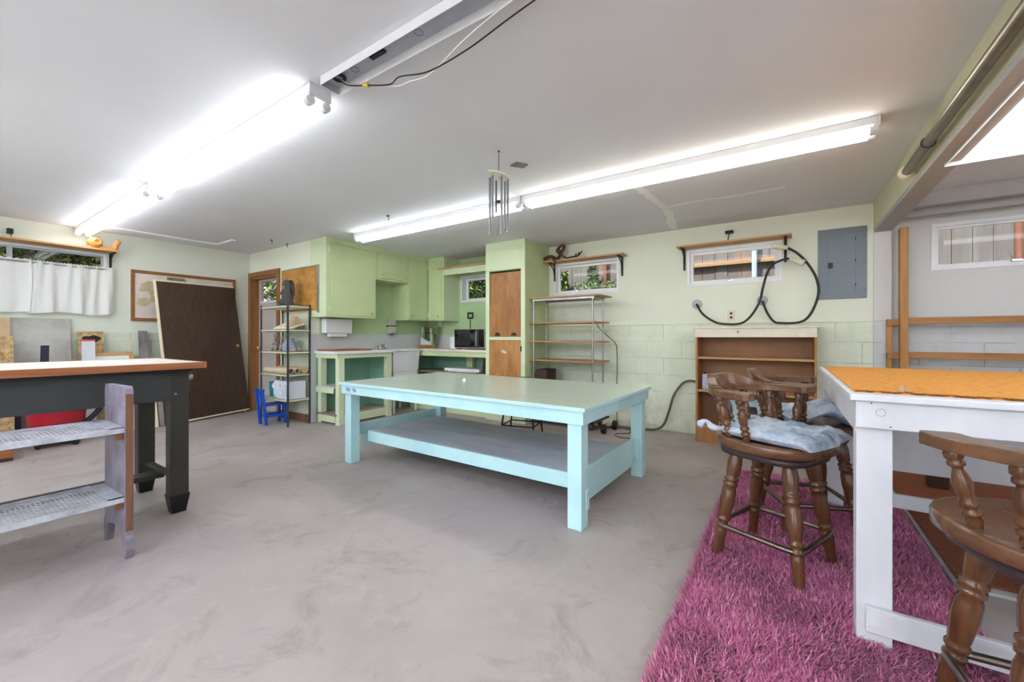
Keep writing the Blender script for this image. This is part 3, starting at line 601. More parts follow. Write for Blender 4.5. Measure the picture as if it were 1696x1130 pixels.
for a, b_ in (((1.26, .895), (1.61, .925)), ((1.575, .3), (1.61, .895))):
    xs = lambda z: -6.50 - .2 * (z - .3) / .595
    MB().slab([(xs(a[1]), a[0], a[1]), (xs(a[1]), b_[0], a[1]), (xs(b_[1]), b_[0], b_[1]), (xs(b_[1]), a[0], b_[1])], .018).build('frame_rail', 'shelf_pine', t, .001)
tag(MB().box((XL + .001, 1.565, .93), (XL + .008, 1.64, 1.045)).box((XL + .006, 1.58, .95), (XL + .012, 1.625, 1.02)).build('outlet_plate', 'ivory', None, .002), 'ivory outlet plate low on the left wall above the wooden frame', 'outlet')
lean('driftwood_plank', 'jagged grey weathered plank leaning left of the dark door panel', 1.69, 1.775, 1.19, -6.62, -6.78, 'drift', .03, 'plank', 0, -.01)
lean('green_strip', 'dark green painted strip leaning low between frame and driftwood', 1.60, 1.78, .84, -6.60, -6.77, 'navy', .01, 'board')
lean('cream_panel', 'cream painted panel leaning on the wall under the black bench', 1.42, 1.80, .62, -6.47, -6.66, 'bench_cream', .012, 'panel')
lean('bark_plank', 'short mottled grey plank beside the cream panel on the floor', 1.815, 1.865, .70, -6.50, -6.70, 'drift', .02, 'plank')
tag(MB().prism([(-6.62, 1.90), (-6.50, 1.90), (-6.50, 1.99), (-6.62, 1.99)], .0, .05).build('red_block', 'pinkred', None, .003), 'small red block on the floor at the foot of the dark door panel', 'block')
lean('blue_panel', 'small dark blue panel standing in front of the metal sheet', .80, .86, 1.03, -6.36, -6.40, 'navy', .012, 'panel', 0, .02)
# shop vac
t = thing('shop_vacuum', 'red shop vacuum on casters under the black bench', 'vacuum', (-6.28, 0.92, 0))
MB().lathe([(0, .17), (.05, .19), (.7, .215), (.72, .22), (.78, .22), (.8, .205), (.95, .19), (1, .12)], (0, 0, .07), (0, 0, .50), 24).build('tank', 'red', t)
MB().lathe([(0, .16), (.5, .15), (1, .08)], (0, 0, .50), (0, 0, .60), 20).build('motor_head', 'navy', t)
MB().tube(smooth_path([(.1, .1, .52), (.16, .22, .47), (.12, .30, .38), (.08, .24, .26), (.05, .12, .16), (.15, .0, .10)]), .026, 10).build('hose', 'navy', t)
for a in (.6, 2.2, 3.8, 5.4):
    cx, cy = .19 * math.cos(a), .19 * math.sin(a)
    MB().box((cx - .03, cy - .03, .04), (cx + .03, cy + .03, .07)).lathe([(0, .026), (1, .026)], (cx - .012, cy, .027), (cx + .012, cy, .027), 12).build('caster', 'iron', t)
t = thing('wooden_crate', 'low wooden crate on the floor at the left edge of the picture', 'crate', (-6.0, .28, 0))
MB().box((-.2, -.3, .03), (.2, .3, .15)).build('crate_side', 'worktop_edge', t, .004); MB().box((-.2, -.3, 0), (.2, -.2, .03)).box((-.2, .2, 0), (.2, .3, .03)).build('runner', 'darkwood', t)
tag(MB().ell((-6.05, .32, .245), (.14, .17, .095), fn=lambda p, d: Vector((p.x, p.y, max(p.z, .151)))).build('cloth_bundle', 'drift'), 'rounded grey bundle lying on the wooden crate', 'bundle')
for (y, m, lb, hh) in ((.50, 'navy', 'dark navy board standing behind the shop vacuum, left one', .55), (.60, 'magenta', 'narrow magenta board standing between the navy boards', .5), (.68, 'navy', 'dark navy board standing right against the red vacuum tank', .58), (.42, 'bookwood', 'brown board standing left of the navy boards', .48)):
    lean('standing_board', lb, y - .035, y + .03, hh, -6.55, -6.62, m, .02)
tag(MB().box((-6.50, .0, .0), (-6.36, .20, .42)).build('red_bin', 'red', None, .02), 'dark red bin behind the crate at the left edge', 'bin')

# ================================================================ BLACK WORKBENCH
t = thing('workbench', 'charcoal workbench with a wood edged white top at the left', 'workbench', (-3.12, 1.095, 0))
MB().box((-.86, -2.6, .93), (-.025, 0, .957)).build('worktop', 'worktop', t)
MB().box((-.025, -2.6, .918), (0, 0, .958)).box((-.88, -2.6, .918), (-.86, 0, .958)).box((-.88, 0, .918), (0, .02, .958)).build('top_edging', 'worktop_edge', t, .003)
MB().box((-.82, -2.5, .90), (-.03, -.05, .93)).build('top_support', 'black', t)
MB().box((-.115, -2.4, .72), (-.085, -.065, .90)).build('front_apron', 'char', t, .003)
MB().box((-.80, -2.4, .72), (-.775, -.065, .90)).build('rear_apron', 'char', t, .003)
MB().box((-.80, -.075, .72), (-.085, -.05, .90)).build('end_apron', 'char2', t, .003)
for lx, ly in ((-.0845, -.0495), (-.80 + .0905, -.0495), (-.085, -2.3), (-.80 + .09, -2.3)):
    lg = MB().box((lx - .09, ly - .095, .11), (lx, ly, .90)).build('leg', 'char2', t, .004)
    MB().hexa([(lx - .078, ly - .083, 0), (lx - .012, ly - .083, 0), (lx - .012, ly - .012, 0), (lx - .078, ly - .012, 0), (lx - .096, ly - .1, .115), (lx + .005, ly - .1, .115), (lx + .005, ly + .005, .115), (lx - .096, ly + .005, .115)]).build('foot', 'black', lg)
MB().box((-.71, -.11, .20), (-.175, -.075, .225)).build('cross_stretcher', 'char2', t, .002)
MB().box((-.50, -2.3, .17), (-.38, -.09, .20)).build('long_stretcher', 'char2', t, .002)
MB().lathe([(0, .022), (.6, .022), (1, .018)], (-.11, -.05, .86), (-.11, -.025, .86), 14).build('bolt_head', 'steel', t)
MB().lathe([(0, .008), (1, .006)], (-.0845, -.12, .76), (-.080, -.12, .76), 10).build('screw', 'steel', t)
tag(MB().prism([(-.05, 0), (.05, 0), (.01, .03), (-.01, .03)], -.05, .05, 0, Matrix.Translation((-3.62, .24, .958))).build('paper_scrap', 'paper'), 'crumpled pale scrap on the white bench top', 'paper')

# ================================================================ PLANT STAND / mesh step shelf in front-left
t = thing('step_shelf', 'painted plank stand with two perforated metal shelves at lower left', 'shelf stand', (-2.755, .635, 0))
prof = [(-.385, .0), (-.385, .12), (-.37, .14), (-.37, .84), (-.355, .862), (-.02, .868), (-.005, .855), (.0, .83), (.0, .12), (.01, .10), (.012, .045), (-.005, .0), (-.03, -.0), (-.05, .03), (-.10, .11), (-.20, .135), (-.30, .11), (-.34, .03), (-.355, 0)]
MB().prism(prof, 0, .032, 1).build('end_plank', 'plank', t, .002)
MB().prism([(.0001, .14), (.0008, .14), (.0008, .83), (.0001, .83)], .001, .031, 1).build('plank_edge', 'plank_edge', t)
def meshshelf(zt, name='mesh_shelf'):
    L = 1.9; x0, x1 = -.375, -.012
    o = MB().box((x0, -L, zt - .004), (x0 + .012, -.001, zt)).box((x1 - .012, -L, zt - .028), (x1, -.001, zt)).box((x0, -.06, zt - .003), (x1, -.001, zt)).box((x0, -L, zt - .028), (x0 + .006, -.001, zt)).build(name, 'mesh', t)
    mb = MB(); a = .042; ny = int(L / a); nx = int((x1 - x0) / (a * .5))
    for k in range(-nx, ny * 2):    # two families of diagonal wires clipped to the shelf
        for d in (1, -1):
            xs0, xs1 = (x0 + .01, x1 - .01) if d == 1 else (x1 - .01, x0 + .01)
            y_s = -.06 - k * a * .75; y_e = y_s - (x1 - x0) * 1.0
            pa = Vector((xs0, y_s, zt - .002)); pb = Vector((xs1, y_e, zt - .002))
            if pa.y > -.06:
                f = (pa.y + .06) / (pa.y - pb.y); 
                if f >= 1: continue
                pa = pa.lerp(pb, f)
            if pb.y < -1.3: continue
            dv = (pb - pa).normalized(); nn = Vector((-dv.y, dv.x, 0)) * .0024
            mb.add([pa - nn, pa + nn, pb + nn, pb - nn, pa - nn - Vector((0, 0, .002)), pa + nn - Vector((0, 0, .002)), pb + nn - Vector((0, 0, .002)), pb - nn - Vector((0, 0, .002))], [(0, 1, 2, 3), (7, 6, 5, 4), (0, 3, 7, 4), (1, 5, 6, 2)])
    mb.build('perforated_sheet', 'mesh', o)
    MB().box((-.06, -.03, zt - .062), (-.02, -.001, zt - .028)).build('cleat', 'plank_edge', t)
meshshelf(.665); meshshelf(.315)
MB().prism(prof, -1.95, -1.918, 1).build('end_plank', 'plank', t, .002)

# ================================================================ MINT TABLE
t = thing('work_table', 'long mint green painted work table in the middle of the floor', 'table', (-2.115, 2.80, 0), math.radians(-1.2))
hx, hy = 1.19, .635
MB().box((-hx, -hy, .695), (hx, hy, .717)).build('tabletop', 'mint_top', t, .003)
MB().box((-hx - .002, -hy - .003, .694), (hx + .002, -hy + .001, .716)).box((-hx - .002, hy - .001, .694), (hx + .002, hy + .003, .716)).box((-hx - .003, -hy, .694), (-hx, hy, .716)).box((hx, -hy, .694), (hx + .003, hy, .716)).build('top_edge', 'mint', t, .001)
MB().box((-hx + .015, -hy + .015, .615), (hx - .015, -hy + .035, .695)).build('apron', 'mint', t, .002)
MB().box((-hx + .015, hy - .035, .615), (hx - .015, hy - .015, .695)).build('apron', 'mint', t, .002)
MB().box((-hx + .015, -hy + .035, .615), (-hx + .035, hy - .035, .695)).build('apron', 'mint', t, .002)
MB().box((hx - .035, -hy + .035, .615), (hx - .015, hy - .035, .695)).build('apron', 'mint', t, .002)
for sx in (-1, 1):
    for sy in (-1, 1):
        x0, y0 = sx * (hx - .035), sy * (hy - .035); MB().box((x0, y0, 0), (x0 - sx * .09, y0 - sy * .09, .695)).build('leg', 'mint', t, .003)
MB().box((-1.165, -.55, .215), (-1.14, .55, .32)).build('end_rail', 'mint', t, .002)
MB().prism([(-.50, .305), (.52, .305), (.52, .20), (.42, .10), (-.42, .10), (-.50, .19)], 1.08, 1.10, 0).build('end_rail', 'mint', t, .002)
MB().box((1.10, -.54, .10), (1.16, -.50, .22)).build('cleat', 'mint', t, .003); MB().box((1.10, .50, .15), (1.135, .54, .30)).build('cleat', 'mint', t, .003)
MB().box((-1.06, -.41, .245), (1.08, .42, .262)).build('lower_shelf', 'shelf_gray', t, .002)
MB().box((-1.06, -.43, .165), (1.08, -.41, .262)).build('shelf_front_board', 'mint', t, .002)
MB().box((-1.06, .42, .165), (1.08, .44, .262)).build('shelf_rear_board', 'mint', t, .002)
MB().prism([(-.43, .11), (.40, .11), (.40, .215), (-.43, .215)], -1.14, -1.12, 0).build('shelf_bearer', 'mint', t, .002)
for cx in (-1.075, -.985): MB().add([(cx + .032 * math.cos(a) * (1 + .2 * math.sin(2 * a + cx * 9)), -hy + .0145, .655 + .017 * math.sin(a)) for a in [k * PI / 8 for k in range(16)]], [list(range(16))]).build('spray_smudge', 'purple', t)
MB().lathe([(0, .006), (1, .005)], (.985 * 1, -.6, .13), (.985, -.6, .131), 6).build('nail', 'mint', t)
tag(MB().lathe([(0, .02), (.3, .016), (.7, .008), (1, .004)], (-2.43, 2.86, .7172), (-2.43, 2.86, .745), 10).build('plaster_crumb', 'scrape'), 'tiny white crumb lying on the mint green table top', 'crumb')

# ================================================================ KITCHEN
CX = -4.80
def knob(par, p, d, m='brass'):
    p = Vector(p); d = Vector(d); MB().lathe([(0, .006), (.45, .006), (.55, .014), (.85, .015), (1, .008)], p, p + d * .026, 12).build('knob', m, par)
def cab_x(label, y0, y1, z0, z1, doors, knobs, hinge=None, group='green upper cabinets'):
    """cabinet on the kitchen side wall, fronts at X=CX facing +X"""
    t = thing('wall_cabinet', label, 'cabinet', (0, 0, 0), 0, group)
    da, db, dc, dd = doors[0]
    MB().box((XK + .001, y0, z0), (CX - .012, y1, z1)).box((CX - .012, y0, z0), (CX, y1, dc - .004)).box((CX - .012, y0, dd + .004), (CX, y1, z1)).box((CX - .012, y0, dc - .004), (CX, da - .004, dd + .004)).box((CX - .012, db + .004, dc - .004), (CX, y1, dd + .004)).build('carcass', 'cabinet', t, .001)
    for a, b, c, d in doors:
        dr = MB().box((CX - .011, a, c), (CX + .006, b, d)).build('door', 'cabinet', t, .002)
        for ky, kz in knobs:
            if a < ky < b: knob(dr, (CX + .006, ky, kz), (1, 0, 0))
        if hinge is not None:
            for hz in (c + .08, d - .08): MB().box((CX, hinge - .012, hz - .03), (CX + .017, hinge + .012, hz + .03)).build('hinge', 'cabinet_pale', dr, .001)
    return t
c = cab_x('largest green wall cabinet with one tall door, left of the cabinet run', YD + .001, 3.74, 1.375, ZC, [(3.04, 3.715, 1.40, 2.31)], [(3.66, 1.44)], 3.035)
MB().box((XK, YD - .004, 1.375), (CX, YD + .001, ZC)).build('side_panel', 'cabinet_pale', c)
cab_x('short green cabinet with two knobs above the soap dispenser', 3.74, 4.33, 1.93, ZC, [(3.765, 4.315, 1.955, 2.31)], [(3.84, 2.0), (4.26, 2.0)])
cab_x('narrow tall green cabinet in the corner of the side wall', 4.33, 4.75, 1.375, ZC, [(4.35, 4.735, 1.385, 2.31)], [(4.40, 1.44)], 4.738)
t = thing('wall_cabinet', 'green corner cabinet facing the room, left of the small kitchen window', 'cabinet', (0, 0, 0), 0, 'green upper cabinets')
MB().box((CX + .001, 4.762, 1.375), (-4.45, YB - .001, ZC)).build('carcass', 'cabinet_pale', t)
dr = MB().box((CX + .012, 4.745, 1.385), (-4.50, 4.762, 2.31)).build('door', 'cabinet', t, .003); knob(dr, (-4.56, 4.745, 1.44), (0, -1, 0))
MB().box((CX + .002, 4.752, 2.31), (-4.45, 4.762, ZC)).box((-4.50, 4.752, 1.375), (-4.45, 4.762, 2.31)).build('face_frame', 'cabinet', t)
tag(MB().box((-4.56, 4.72, 2.175), (-3.41, 5.09, 2.195)).build('wall_shelf', 'shelf_pine_x', None, .002), 'pine shelf board across the niche over the microwave window', 'shelf')
tag(MB().box((-4.449, 4.745, 2.08), (-3.41, 4.765, 2.174)).box((-4.449, 4.765, 2.15), (-3.41, 5.09, 2.174)).build('valance', 'cabinet_pale', None, .002), 'pale green valance board under the pine niche shelf', 'valance')
struct('trim_backsplash', MB().box((XK, YD + .12, .93), (XK + .008, YB, 1.155)).box((XK, YB - .008, .93), (-3.41, YB, 1.155)).box((XK - .001, YD + .001, 0), (XK + .004, YD + .12, 1.155)), 'splash')
# sink counter
t = thing('sink_counter', 'pale green open counter with white top left of the laundry sink', 'counter', (0, 0, 0))
MB().box((XK + .01, 3.03, .90), (-4.63, 3.92, .935)).build('countertop', 'white', t, .004)
MB().box((XK + .01, 3.05, .845), (-4.655, 3.90, .90)).build('apron', 'cabinet_pale', t, .002)
for x, y in ((-4.73, 3.07), (-4.73, 3.82), (-5.12, 3.07)):
    MB().box((x, y, 0), (x + .075, y + .08, .845)).build('leg', 'cabinet_pale', t, .003)
MB().box((-5.13, 3.10, .46), (-5.06, 3.88, .48)).box((-5.13, 3.06, .46), (-4.74, 3.5, .485)).build('middle_shelf', 'splash', t, .002)
MB().box((-5.13, 3.05, .40), (-4.75, 3.065, .46)).box((-4.755, 3.15, .40), (-4.74, 3.5, .46)).build('shelf_rail', 'cabinet_pale', t)
MB().box((-5.13, 3.05, .115), (-4.70, 3.92, .135)).build('bottom_shelf', 'dirty', t, .002)
MB().box((-4.70, 3.15, .02), (-4.68, 3.82, .125)).box((-5.05, 3.06, .03), (-4.73, 3.075, .115)).build('base_rail', 'cabinet_pale', t)
MB().box((-5.14, 3.06, .1), (-5.13, 3.9, .845)).box((-5.13, 3.88, .1), (-4.75, 3.89, .845)).build('back_panel', 'teal_in', t)
tag(MB().box((-5.12, 3.06, .936), (-4.72, 3.62, .955)).build('cutting_board', 'worktop_edge', None, .003), 'long brown board lying on the white counter beside the sink', 'board')
t = thing('laundry_sink', 'white plastic laundry tub between the two counters', 'sink', (0, 0, 0))
x0, x1, y0, y1 = -5.13, -4.66, 3.93, 4.47
mb = MB(); rim = [(x0, y0), (x1, y0), (x1, y1), (x0, y1)]
def rect(i, z): return [(x0 + i, y0 + i, z), (x1 - i, y0 + i, z), (x1 - i, y1 - i, z), (x0 + i, y1 - i, z)]
L = [rect(.035, .60), rect(0.012, .905), rect(-.012, .91), rect(-.012, .93), rect(.03, .93), rect(.06, .66)]
vs = [p for r_ in L for p in r_]; fs = [(4 * i + k, 4 * i + (k + 1) % 4, 4 * i + 4 + (k + 1) % 4, 4 * i + 4 + k) for i in range(5) for k in range(4)] + [(0, 3, 2, 1), (20, 21, 22, 23)]
MB().add(vs, fs).build('basin', 'white', t, .006)
for x, y in ((x0 + .06, y0 + .06), (x1 - .06, y0 + .06), (x1 - .06, y1 - .06), (x0 + .06, y1 - .06)): MB().tube([(x, y, 0), (x, y, .6)], .018, 8).build('leg', 'white', t)
MB().box((x1 - .055, y0 + .05, .45), (x1 - .04, y1 - .05, .6)).build('skirt', 'white', t, .003)
t = thing('faucet', 'chrome two handle faucet on the laundry sink', 'faucet', (-5.09, 4.05, .931))
MB().box((-.02, -.09, 0), (.025, .09, .02)).lathe([(0, .018), (1, .014)], (0, 0, .02), (0, 0, .05)).tube(smooth_path([(0, 0, .04), (.05, 0, .07), (.11, 0, .065), (.12, 0, .045)]), .009, 8).build('spout', 'chrome', t, .003)
for s_ in (-.07, .07): MB().lathe([(0, .014), (.5, .010), (.6, .02), (1, .016)], (0, s_, .02), (0, s_, .06)).build('handle', 'chrome', t)
# floor front rail between legs and the back counter
t = thing('kitchen_counter', 'L-corner counter with white top under the microwave', 'counter', (0, 0, 0))
MB().box((-5.13, 4.49, .90), (-3.41, 5.085, .935)).build('countertop', 'bs_white', t, .004)
MB().box((-5.00, 4.51, .83), (-3.41, 4.54, .90)).build('apron', 'cabinet', t, .002)
for x in (-4.95, -4.16): MB().box((x, 4.51 if x < -4.5 else 4.95, 0), (x + .12, 4.58 if x < -4.5 else 5.02, .85)).build('leg', 'cabinet', t, .003)
MB().box((-5.0, 4.55, .575), (-3.41, 5.05, .595)).build('middle_shelf', 'dirty', t, .002)
MB().box((-5.0, 5.05, .10), (-3.41, 5.085, .87)).box((-5.02, 4.55, .1), (-5.0, 5.05, .87)).build('back_panel', 'teal_in', t)
MB().box((-4.95, 4.55, .10), (-3.41, 4.57, .12)).box((-4.95, 4.52, 0), (-3.41, 4.55, .12)).build('toe_board', 'cabinet_pale', t, .002)
tag(MB().box((-4.30, 4.60, .61), (-3.63, 4.9, .65)).box((-4.25, 4.62, .596), (-3.7, 4.88, .61)).build('white_tray', 'white', None, .003), 'flat white tray on the shelf under the kitchen counter', 'tray')
cr = MB()
for k in range(6): cr.tube([(-3.52 + (.07 - .004 * k) * math.cos(a), 4.66 + .06 * math.sin(a), .618 + k * .033 + .006 * math.sin(a * 2 + k)) for a in [j * PI / 8 for j in range(16)]], .019, 8, True)
tag(cr.build('coiled_hose', 'rope'), 'dark brown coil stacked on the shelf beside the white tray', 'coil')
# tall cupboard
t = thing('tall_cupboard', 'floor to ceiling green cupboard with brown wooden doors', 'cupboard', (0, 0, 0))
ax, bx = -3.40, -2.77
MB().box((bx - .02, 4.471, 0), (bx, YB - .001, ZC)).box((ax, 4.471, 0), (ax + .02, YB - .001, ZC)).box((ax + .021, 5.0, 0), (bx - .021, YB - .002, ZC)).box((ax + .021, 4.471, 2.0), (bx - .021, 4.999, ZC)).build('carcass', 'cabinet', t)
MB().box((ax, 4.45, 2.005), (bx, 4.47, ZC)).box((ax, 4.45, 0), (ax + .06, 4.47, 2.005)).box((bx - .062, 4.45, 0), (bx, 4.47, 2.005)).box((ax + .06, 4.45, 1.075), (bx - .062, 4.47, 1.118)).box((ax + .06, 4.45, 0), (bx - .062, 4.47, .12)).build('face_frame', 'cabinet_pale', t, .002)
d = MB().box((ax + .062, 4.475, 1.54), (bx - .064, 4.49, 1.975)).build('upper_door_panel', 'doorply', t, .001)
d = MB().box((ax + .062, 4.468, 1.12), (bx - .064, 4.483, 1.548)).build('upper_door_panel', 'doorply', t, .001)
for x in (-3.21, -2.95): MB().prism([(x - .045, 1.135), (x + .045, 1.135), (x + .035, 1.165), (x, 1.178), (x - .035, 1.165)], 4.462, 4.469, 1).build('finger_hole', 'darkwood', d)
d = MB().box((ax + .062, 4.455, .125), (bx - .066, 4.472, 1.07)).build('lower_door', 'doorply2', t, .002); knob(d, (ax + .085, 4.455, 1.0), (0, -1, 0))
MB().add([(-3.10 + .04 * math.cos(a) * (1 + .3 * math.sin(2 * a)), 4.4547, .92 + .02 * math.sin(a) - .015 * math.cos(a)) for a in [k * PI / 8 for k in range(16)]], [list(range(16))]).build('paint_smear', 'splash', d)
MB().box((bx - .066, 4.443, .93), (bx - .05, 4.455, 1.0)).build('hinge', 'iron', d)
# microwave etc.
t = thing('microwave', 'black glass fronted microwave on the kitchen counter', 'microwave', (-4.12, 4.62, .936))
MB().box((0, .02, .012), (.56, .38, .30)).build('casing', 'silver', t, .004)
d = MB().box((.005, 0, .03), (.44, .02, .29)).build('door', 'darkglass', t, .002); MB().box((.425, -.025, .05), (.437, -.012, .27)).box((.425, -.014, .05), (.437, 0, .065)).box((.425, -.014, .255), (.437, 0, .27)).build('handle', 'silver', d, .002)
MB().box((.442, .0, .03), (.555, .02, .29)).build('control_panel', 'darkglass', t, .001)
for x in (.04, .5): MB().box((x, .05, 0), (x + .03, .08, .012)).build('foot', 'black', t)
tag(MB().box((-4.28, 4.70, .936), (-4.15, 4.88, 1.12)).build('toaster', 'white', None, .01), 'small white appliance squeezed left of the microwave', 'appliance')
t = thing('cord_stand', 'black square loop handle on a post standing above the microwave', 'handle', (-4.04, 4.90, 1.2365))
MB().tube([(0, 0, 0), (0, 0, .16)], .007, 8).build('post', 'black', t)
MB().box((-.055, -.01, .16), (.055, .01, .185)).box((-.055, -.01, .235), (.055, .01, .26)).box((-.055, -.01, .185), (-.035, .01, .235)).box((.035, -.01, .185), (.055, .01, .235)).build('loop', 'black', t, .003)
t = thing('mirror_tile', 'frameless mirror leaning in the corner of the kitchen counter', 'mirror', (0, 0, 0))
MB().slab([(-5.08, 4.86, .98), (-4.80, 4.94, .98), (-4.80, 4.97, 1.30), (-5.08, 4.89, 1.30)], .006).build('mirror_glass', 'mirror', t)
MB().slab([(-5.085, 4.84, .936), (-4.795, 4.92, .936), (-4.80, 4.937, .98), (-5.085, 4.858, .98)], .02).build('wooden_base', 'bookwood', t, .002)
tag(MB().box((-4.90, YB - .016, 1.29), (-4.82, YB - .009, 1.40)).box((-4.865, YB - .022, 1.33), (-4.855, YB - .016, 1.36)).build('switch_plate', 'ivory', None, .002), 'pale switch plate under the green corner cabinet', 'switch')
tag(MB().lathe([(0, .02), (.5, .022), (.65, .01), (1, .009)], (-3.50, 5.06, 1.685), (-3.50, 5.06, 1.90), 10).build('bottle', 'rope'), 'slim brown bottle on the small kitchen window sill', 'bottle')
t = thing('towel_dispenser', 'white paper towel dispenser under the largest green cabinet', 'dispenser', (XK + .0085, 3.13, 1.165))
MB().box((0, 0, 0), (.11, .40, .20)).build('casing', 'white', t, .012, )
MB().box((.02, .07, -.045), (.09, .33, 0)).build('paper_towel', 'paper', t, .004)
t = thing('soap_dispenser', 'beige wall soap dispenser above the laundry sink', 'dispenser', (XK + .0085, 4.20, 1.17))
MB().box((0, 0, .0), (.09, .13, .11)).build('lower_cover', 'soapg', t, .01); MB().box((0, 0, .12), (.08, .13, .23)).build('upper_cover', 'soapg', t, .01)
MB().box((0, -.002, .11), (.082, .132, .12)).build('band', 'black', t); MB().box((.03, .045, -.025), (.07, .085, 0)).build('nozzle', 'blue', t, .003)

# ================================================================ SHELF UNIT BY THE DOOR and contents
t = thing('metal_shelf_unit', 'light metal shelving unit with dark posts beside the entry door', 'shelving unit', (0, 0, 0))
for x, y in ((-5.79, 2.67), (-5.13, 2.67), (-5.13, 2.95), (-5.79, 2.95)):
    MB().box((x, y, 0), (x + .02, y + .003, 1.53)).box((x + (.017 if x > -5.5 else 0), y, 0), (x + (.02 if x > -5.5 else .003), y + .02, 1.53)).build('post', 'dark_steel', t)
ZS = (.335, .650, .935, 1.215, 1.515)
for z in ZS: MB().box((-5.785, 2.675, z - .03), (-5.115, 2.953, z - .024)).box((-5.785, 2.675, z - .006), (-5.115, 2.953, z)).box((-5.785, 2.675, z - .03), (-5.115, 2.68, z)).box((-5.12, 2.68, z - .03), (-5.115, 2.953, z)).box((-5.785, 2.68, z - .03), (-5.78, 2.953, z)).build('shelf', 'unit_shelf', t)
def rabbit(nm, label, loc, rz, s, m, lop=False, cat='figurine'):
    t = thing(nm, label, cat, loc, rz)
    b = MB().ell((0, 0, .40 * s), (.24 * s, .20 * s, .40 * s), 16, 12, fn=lambda p, d: Vector((p.x * (1.15 - .5 * max(0, p.z / (s * .8))), p.y * (1.15 - .45 * max(0, p.z / (s * .8))), p.z)))
    b.ell((.14 * s, .13 * s, .13 * s), (.17 * s, .10 * s, .13 * s)).ell((.14 * s, -.13 * s, .13 * s), (.17 * s, .10 * s, .13 * s))
    b.ell((.24 * s, .09 * s, .04 * s), (.12 * s, .05 * s, .04 * s), 10, 6).ell((.24 * s, -.09 * s, .04 * s), (.12 * s, .05 * s, .04 * s), 10, 6)
    b.tube(smooth_path([(.06 * s, .13 * s, .58 * s), (.16 * s, .12 * s, .46 * s), (.22 * s, .05 * s, .50 * s)], 4), [.05 * s] * 9, 8).tube(smooth_path([(.06 * s, -.13 * s, .58 * s), (.16 * s, -.12 * s, .46 * s), (.22 * s, -.05 * s, .50 * s)], 4), [.05 * s] * 9, 8)
    b.ell((.03 * s, 0, .86 * s), (.16 * s, .12 * s, .13 * s), 14, 10).ell((.15 * s, 0, .82 * s), (.08 * s, .07 * s, .06 * s), 10, 8).ell((-.22 * s, 0, .1 * s), (.08 * s, .08 * s, .08 * s), 10, 6)
    b.build('rabbit_body', m, t)
    for sd in (-1, 1):
        if lop: pts = [(-.06 * s, sd * .07 * s, .96 * s), (-.15 * s, sd * .08 * s, .88 * s), (-.19 * s, sd * .09 * s, .64 * s), (-.24 * s, sd * .10 * s, .40 * s)]
        else: pts = [(-.02 * s, sd * .05 * s, .94 * s), (-.05 * s, sd * .08 * s, 1.08 * s), (-.06 * s, sd * .11 * s, 1.22 * s), (-.04 * s, sd * .12 * s, 1.33 * s)]
        MB().tube(smooth_path(pts, 4), [s * v for v in (.03, .045, .05, .055, .06, .06, .06, .058, .055, .05, .045, .03, .015)], 8).build('ear', m, t)
    return t
rabbit('rabbit_statue', 'tall dark grey stone rabbit with drooping ears on top of the metal shelf unit', (-5.36, 2.80, ZS[4] + .001), math.radians(190), .345, 'stone_dark', True, 'statue')
rabbit('rabbit_figurine', 'small weathered stone rabbit at the left of the middle shelf', (-5.66, 2.80, ZS[2] + .001), math.radians(-60), .17, 'stone')
rabbit('rabbit_figurine', 'small stone rabbit beside the blue jug on the middle shelf', (-5.50, 2.80, ZS[2] + .001), math.radians(-20), .15, 'stone')
tag(MB().lathe([(0, .075), (.05, .085), (.55, .085), (.75, .06), (.82, .05), (1, .052)], (-5.34, 2.82, ZS[2] + .001), (-5.34, 2.82, ZS[2] + .17), 18).build('plastic_jug', 'plastic_blue'), 'cloudy blue plastic jug on the middle shelf', 'jug')
tag(MB().lathe([(0, .05), (.4, .055), (.8, .03), (1, .028)], (-5.22, 2.80, ZS[2] + .001), (-5.22, 2.80, ZS[2] + .07), 14).ell((-5.19, 2.86, ZS[2] + .026), (.04, .03, .025)).build('stone_ornament', 'stone'), 'low grey stone lump right of the blue jug', 'ornament')
tag(MB().slab([(-5.55, 2.72, ZS[3] + .001), (-5.17, 2.72, ZS[3] + .001), (-5.17, 2.93, ZS[3] + .06), (-5.55, 2.93, ZS[3] + .10)], .02).build('paper_stack', 'envelope', None, .003), 'stack of cream papers and envelopes on the second shelf', 'papers')
tag(MB().prism([(2.72, ZS[3] + .002), (2.93, ZS[3] + .06), (2.82, ZS[3] + .17)], -5.30, -5.18, 0).build('paper_bag', 'cardboard', None, .002), 'folded tan paper leaning on the cream papers', 'paper bag')
for k, (y, r_, lb) in enumerate(((2.73, .036, 'front cardboard tube on the fourth shelf, open ended'), (2.815, .034, 'middle cardboard tube on the fourth shelf, open ended'))):
    t = thing('cardboard_tube', lb, 'tube', (-5.76, y, ZS[1] + r_ + .001)); MB().tube([(-.0, 0, 0), (.62, 0, 0)], r_, 16, False, False).tube([(0, 0, 0), (.62, 0, 0)], r_ - .004, 16, False, False).add([(.62, rr * math.cos(a), rr * math.sin(a)) for rr in (r_, r_ - .004) for a in [k * PI / 8 for k in range(16)]], [(i, (i + 1) % 16, (i + 1) % 16 + 16, i + 16) for i in range(16)]).build('tube_wall', 'tubecard', t)
    MB().disc((.3, 0, 0), r_ - .005, (1, 0, 0), .002).build('tube_plug', 'tubein', t)
tag(MB().tube([(-5.76, 2.905, ZS[1] + .042), (-5.13, 2.905, ZS[1] + .042)], .040, 16).build('mailing_tube', 'cardboard'), 'capped tan mailing tube at the back of the fourth shelf', 'tube')
t = thing('printed_box', 'white and blue printed carton on the lowest metal shelf', 'box', (-5.44, 2.70, ZS[0] + .001))
